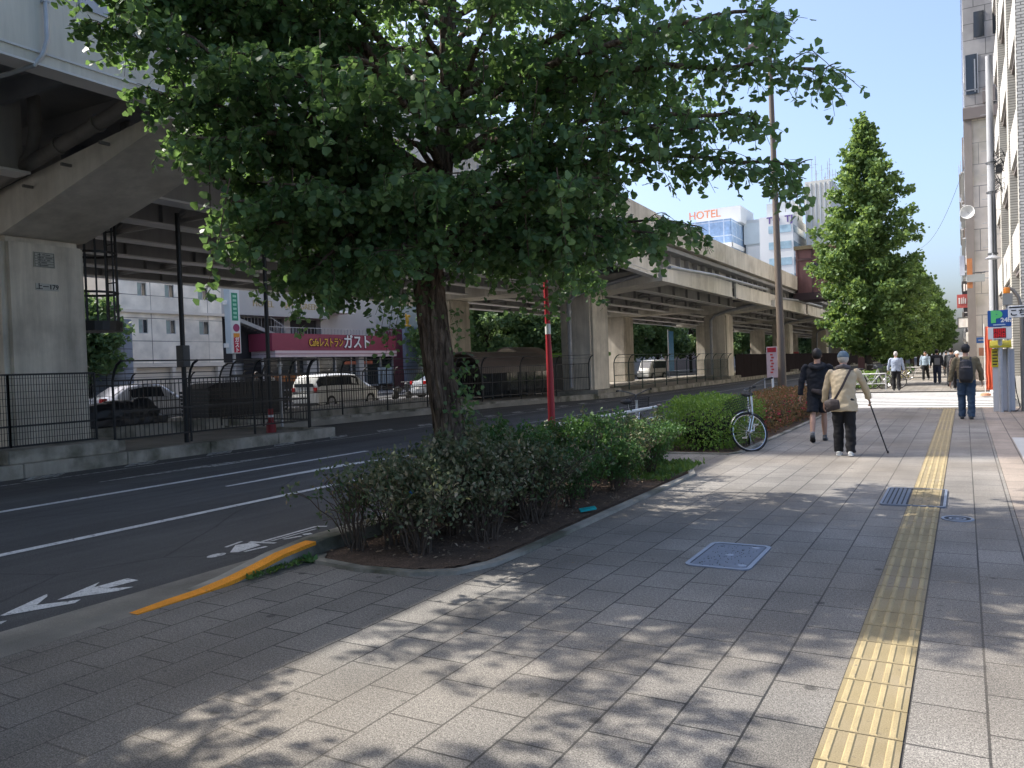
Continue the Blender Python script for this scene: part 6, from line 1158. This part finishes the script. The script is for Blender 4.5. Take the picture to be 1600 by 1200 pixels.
b.build('led_figures',led,t); MB().tube([(.0,0.1,0),(.0,.1,2.6)],.05,12).build('post',GALV,t,smooth=True)
t=thing('fare_box_hood','yellow hood and tariff board beside the parking sign','parking meter',(.78,24.35,0)); YEL2=mat('hood_yellow',(.50,.42,.03),.5,.1,3)
MB().prism([(-.30,1.66),(-.30,1.72),(-.05,1.84),(.25,1.86),(.25,1.66)],'x',-.2,.27).build('hood',YEL2,t,bevel=.01); MB().box(-.17,.0,-.05,.05,1.16,1.64).build('tariff_board',YEL2,t,bevel=.005)
b=MB()
for k in range(5): b.box(-.15,-.03+.02*(k%2)-.02,-.055,-.051,1.22+k*.08,1.25+k*.08)
b.build('print',BLACK,t); MB().box(-.15,.02,-.03,.05,0,1.16).build('pedestal',mat('pedestal_white',(.5,.5,.5),.5,.1),t,bevel=.01)
t=thing('payment_machine','plain tall light grey cabinet under the parking sign','payment machine',(.95,24.6,0)); MB().box(-.17,.17,-.2,.2,.02,1.63).build('cabinet',mat('cabinet_grey',(.44,.45,.48),.45,.04,2),t,bevel=.012); MB().box(-.178,-.172,-.18,.18,.05,1.6).build('side_panel',DKGREY,t); MB().tube([(.17,-.1,.9),(.2,-.12,.5),(.28,-.1,.1),(.2,-.16,.02),(.12,-.3,.015)],.012,6).build('cable',BLACK,t,smooth=True); MB().box(-.18,.18,-.21,.21,0,.02).build('base',DKGREY,t)
t=thing('warning_light','orange warning light on a beige box at the forecourt gate','warning light',(.98,24.3,2.75)); MB().box(-.10,.12,-.1,.1,.0,.30).build('box',mat('box_beige',(.30,.29,.25),.6,.1),t,bevel=.01); MB().lathe([(.0,.47),(.06,.46),(.075,.42),(.078,.31),(0,.30)],18).build('lens',mat('lens_orange',(.85,.26,.02),.3,.05),t,smooth=True); MB().tube([(.0,.05,.0),(.0,.05,-2.75)],.035,10).build('post',GALV,t,smooth=True)
t=thing('gate_arch','curved grey gate arm beside the warning light','gate arm',(1.25,24.6,0)); MB().tube([(.05,0,0),(.05,0,2.6),(.0,0,2.95),(-.12,0,3.15),(-.2,0,3.2)],.045,10).build('arm',mat('gate_taupe',(.22,.20,.17),.6,.1),t,smooth=True); MB().tube([(.12,.1,0),(.12,.1,2.6)],.03,8).build('rail',DKGREY,t)
t=thing('direction_sign','white sign with black Japanese characters cut by the right edge','sign',(1.03,20,2.28)); MB().box(-.21,.30,-.04,.04,0,.25).build('board',WHITE,t,bevel=.006); MB().box(-.19,.28,-.045,-.041,.195,.225).build('black_bar',BLACK,t); text('こちら',.155,(1.075,19.953,2.372),ROT_NY,BLACK,t,'characters',.003,bold=.004); MB().tube([(.2,.03,.1),(.2,.03,-2.28)],.025,8).build('post',GALV,t,smooth=True)
t=thing('banner_flag','orange red vertical banner on a pole beyond the side street','banner',(.76,33,0)); g4=[(x*.022-.11,.035*math.sin(x*1.4)) for x in range(11)]
vs=[];nz_=16
for j in range(nz_+1):
    for i,(x,y) in enumerate(g4): vs.append((x+.01*math.sin(j*.9),y*(1+.5*math.sin(j*.7)),.2+2.25*j/nz_))
o=MB().add(vs,[(j*11+i,j*11+i+1,j*11+i+12,j*11+i+11) for j in range(nz_) for i in range(10)]).build('cloth',mat('banner_orange_red',(.72,.13,.06),.75,.14,3),t,smooth='all'); md=o.modifiers.new('t','SOLIDIFY'); md.thickness=.004
MB().tube([(-.14,0,0),(-.14,0,2.55)],.014,8).build('pole',WHITE,t); MB().lathe([(0,0),(.17,0),(.16,.08),(.03,.1),(0,.1)],14,(-.14,0,0)).build('base',mat('base_salmon',(.5,.25,.15),.6,.1),t)
MB().box(2.2,9,43.9,51,0,7.5).build('wall',mat('shop_white',(.58,.57,.55),.7,.06,.6,streak=.15),[o for o in S.objects if o.name=='shop_building'][0],True); sb=[o for o in S.objects if o.name=='shop_building'][0]
b=MB(); [b.tube([(x,43.85,0),(x,43.85,7.5)],.05,8) for x in (2.3,2.7)]; b.build('downpipes',WHITE,sb,True)
o=MB().tube([(-4.0+4.5*u,100-30*u,13.2+3*u*u-.6*math.sin(PI*u)) for u in [i/14 for i in range(15)]],.014,5).build('overhead_wire',BLACK); tag(o,'thin wire sloping down from the right hand row towards the trees','wire')
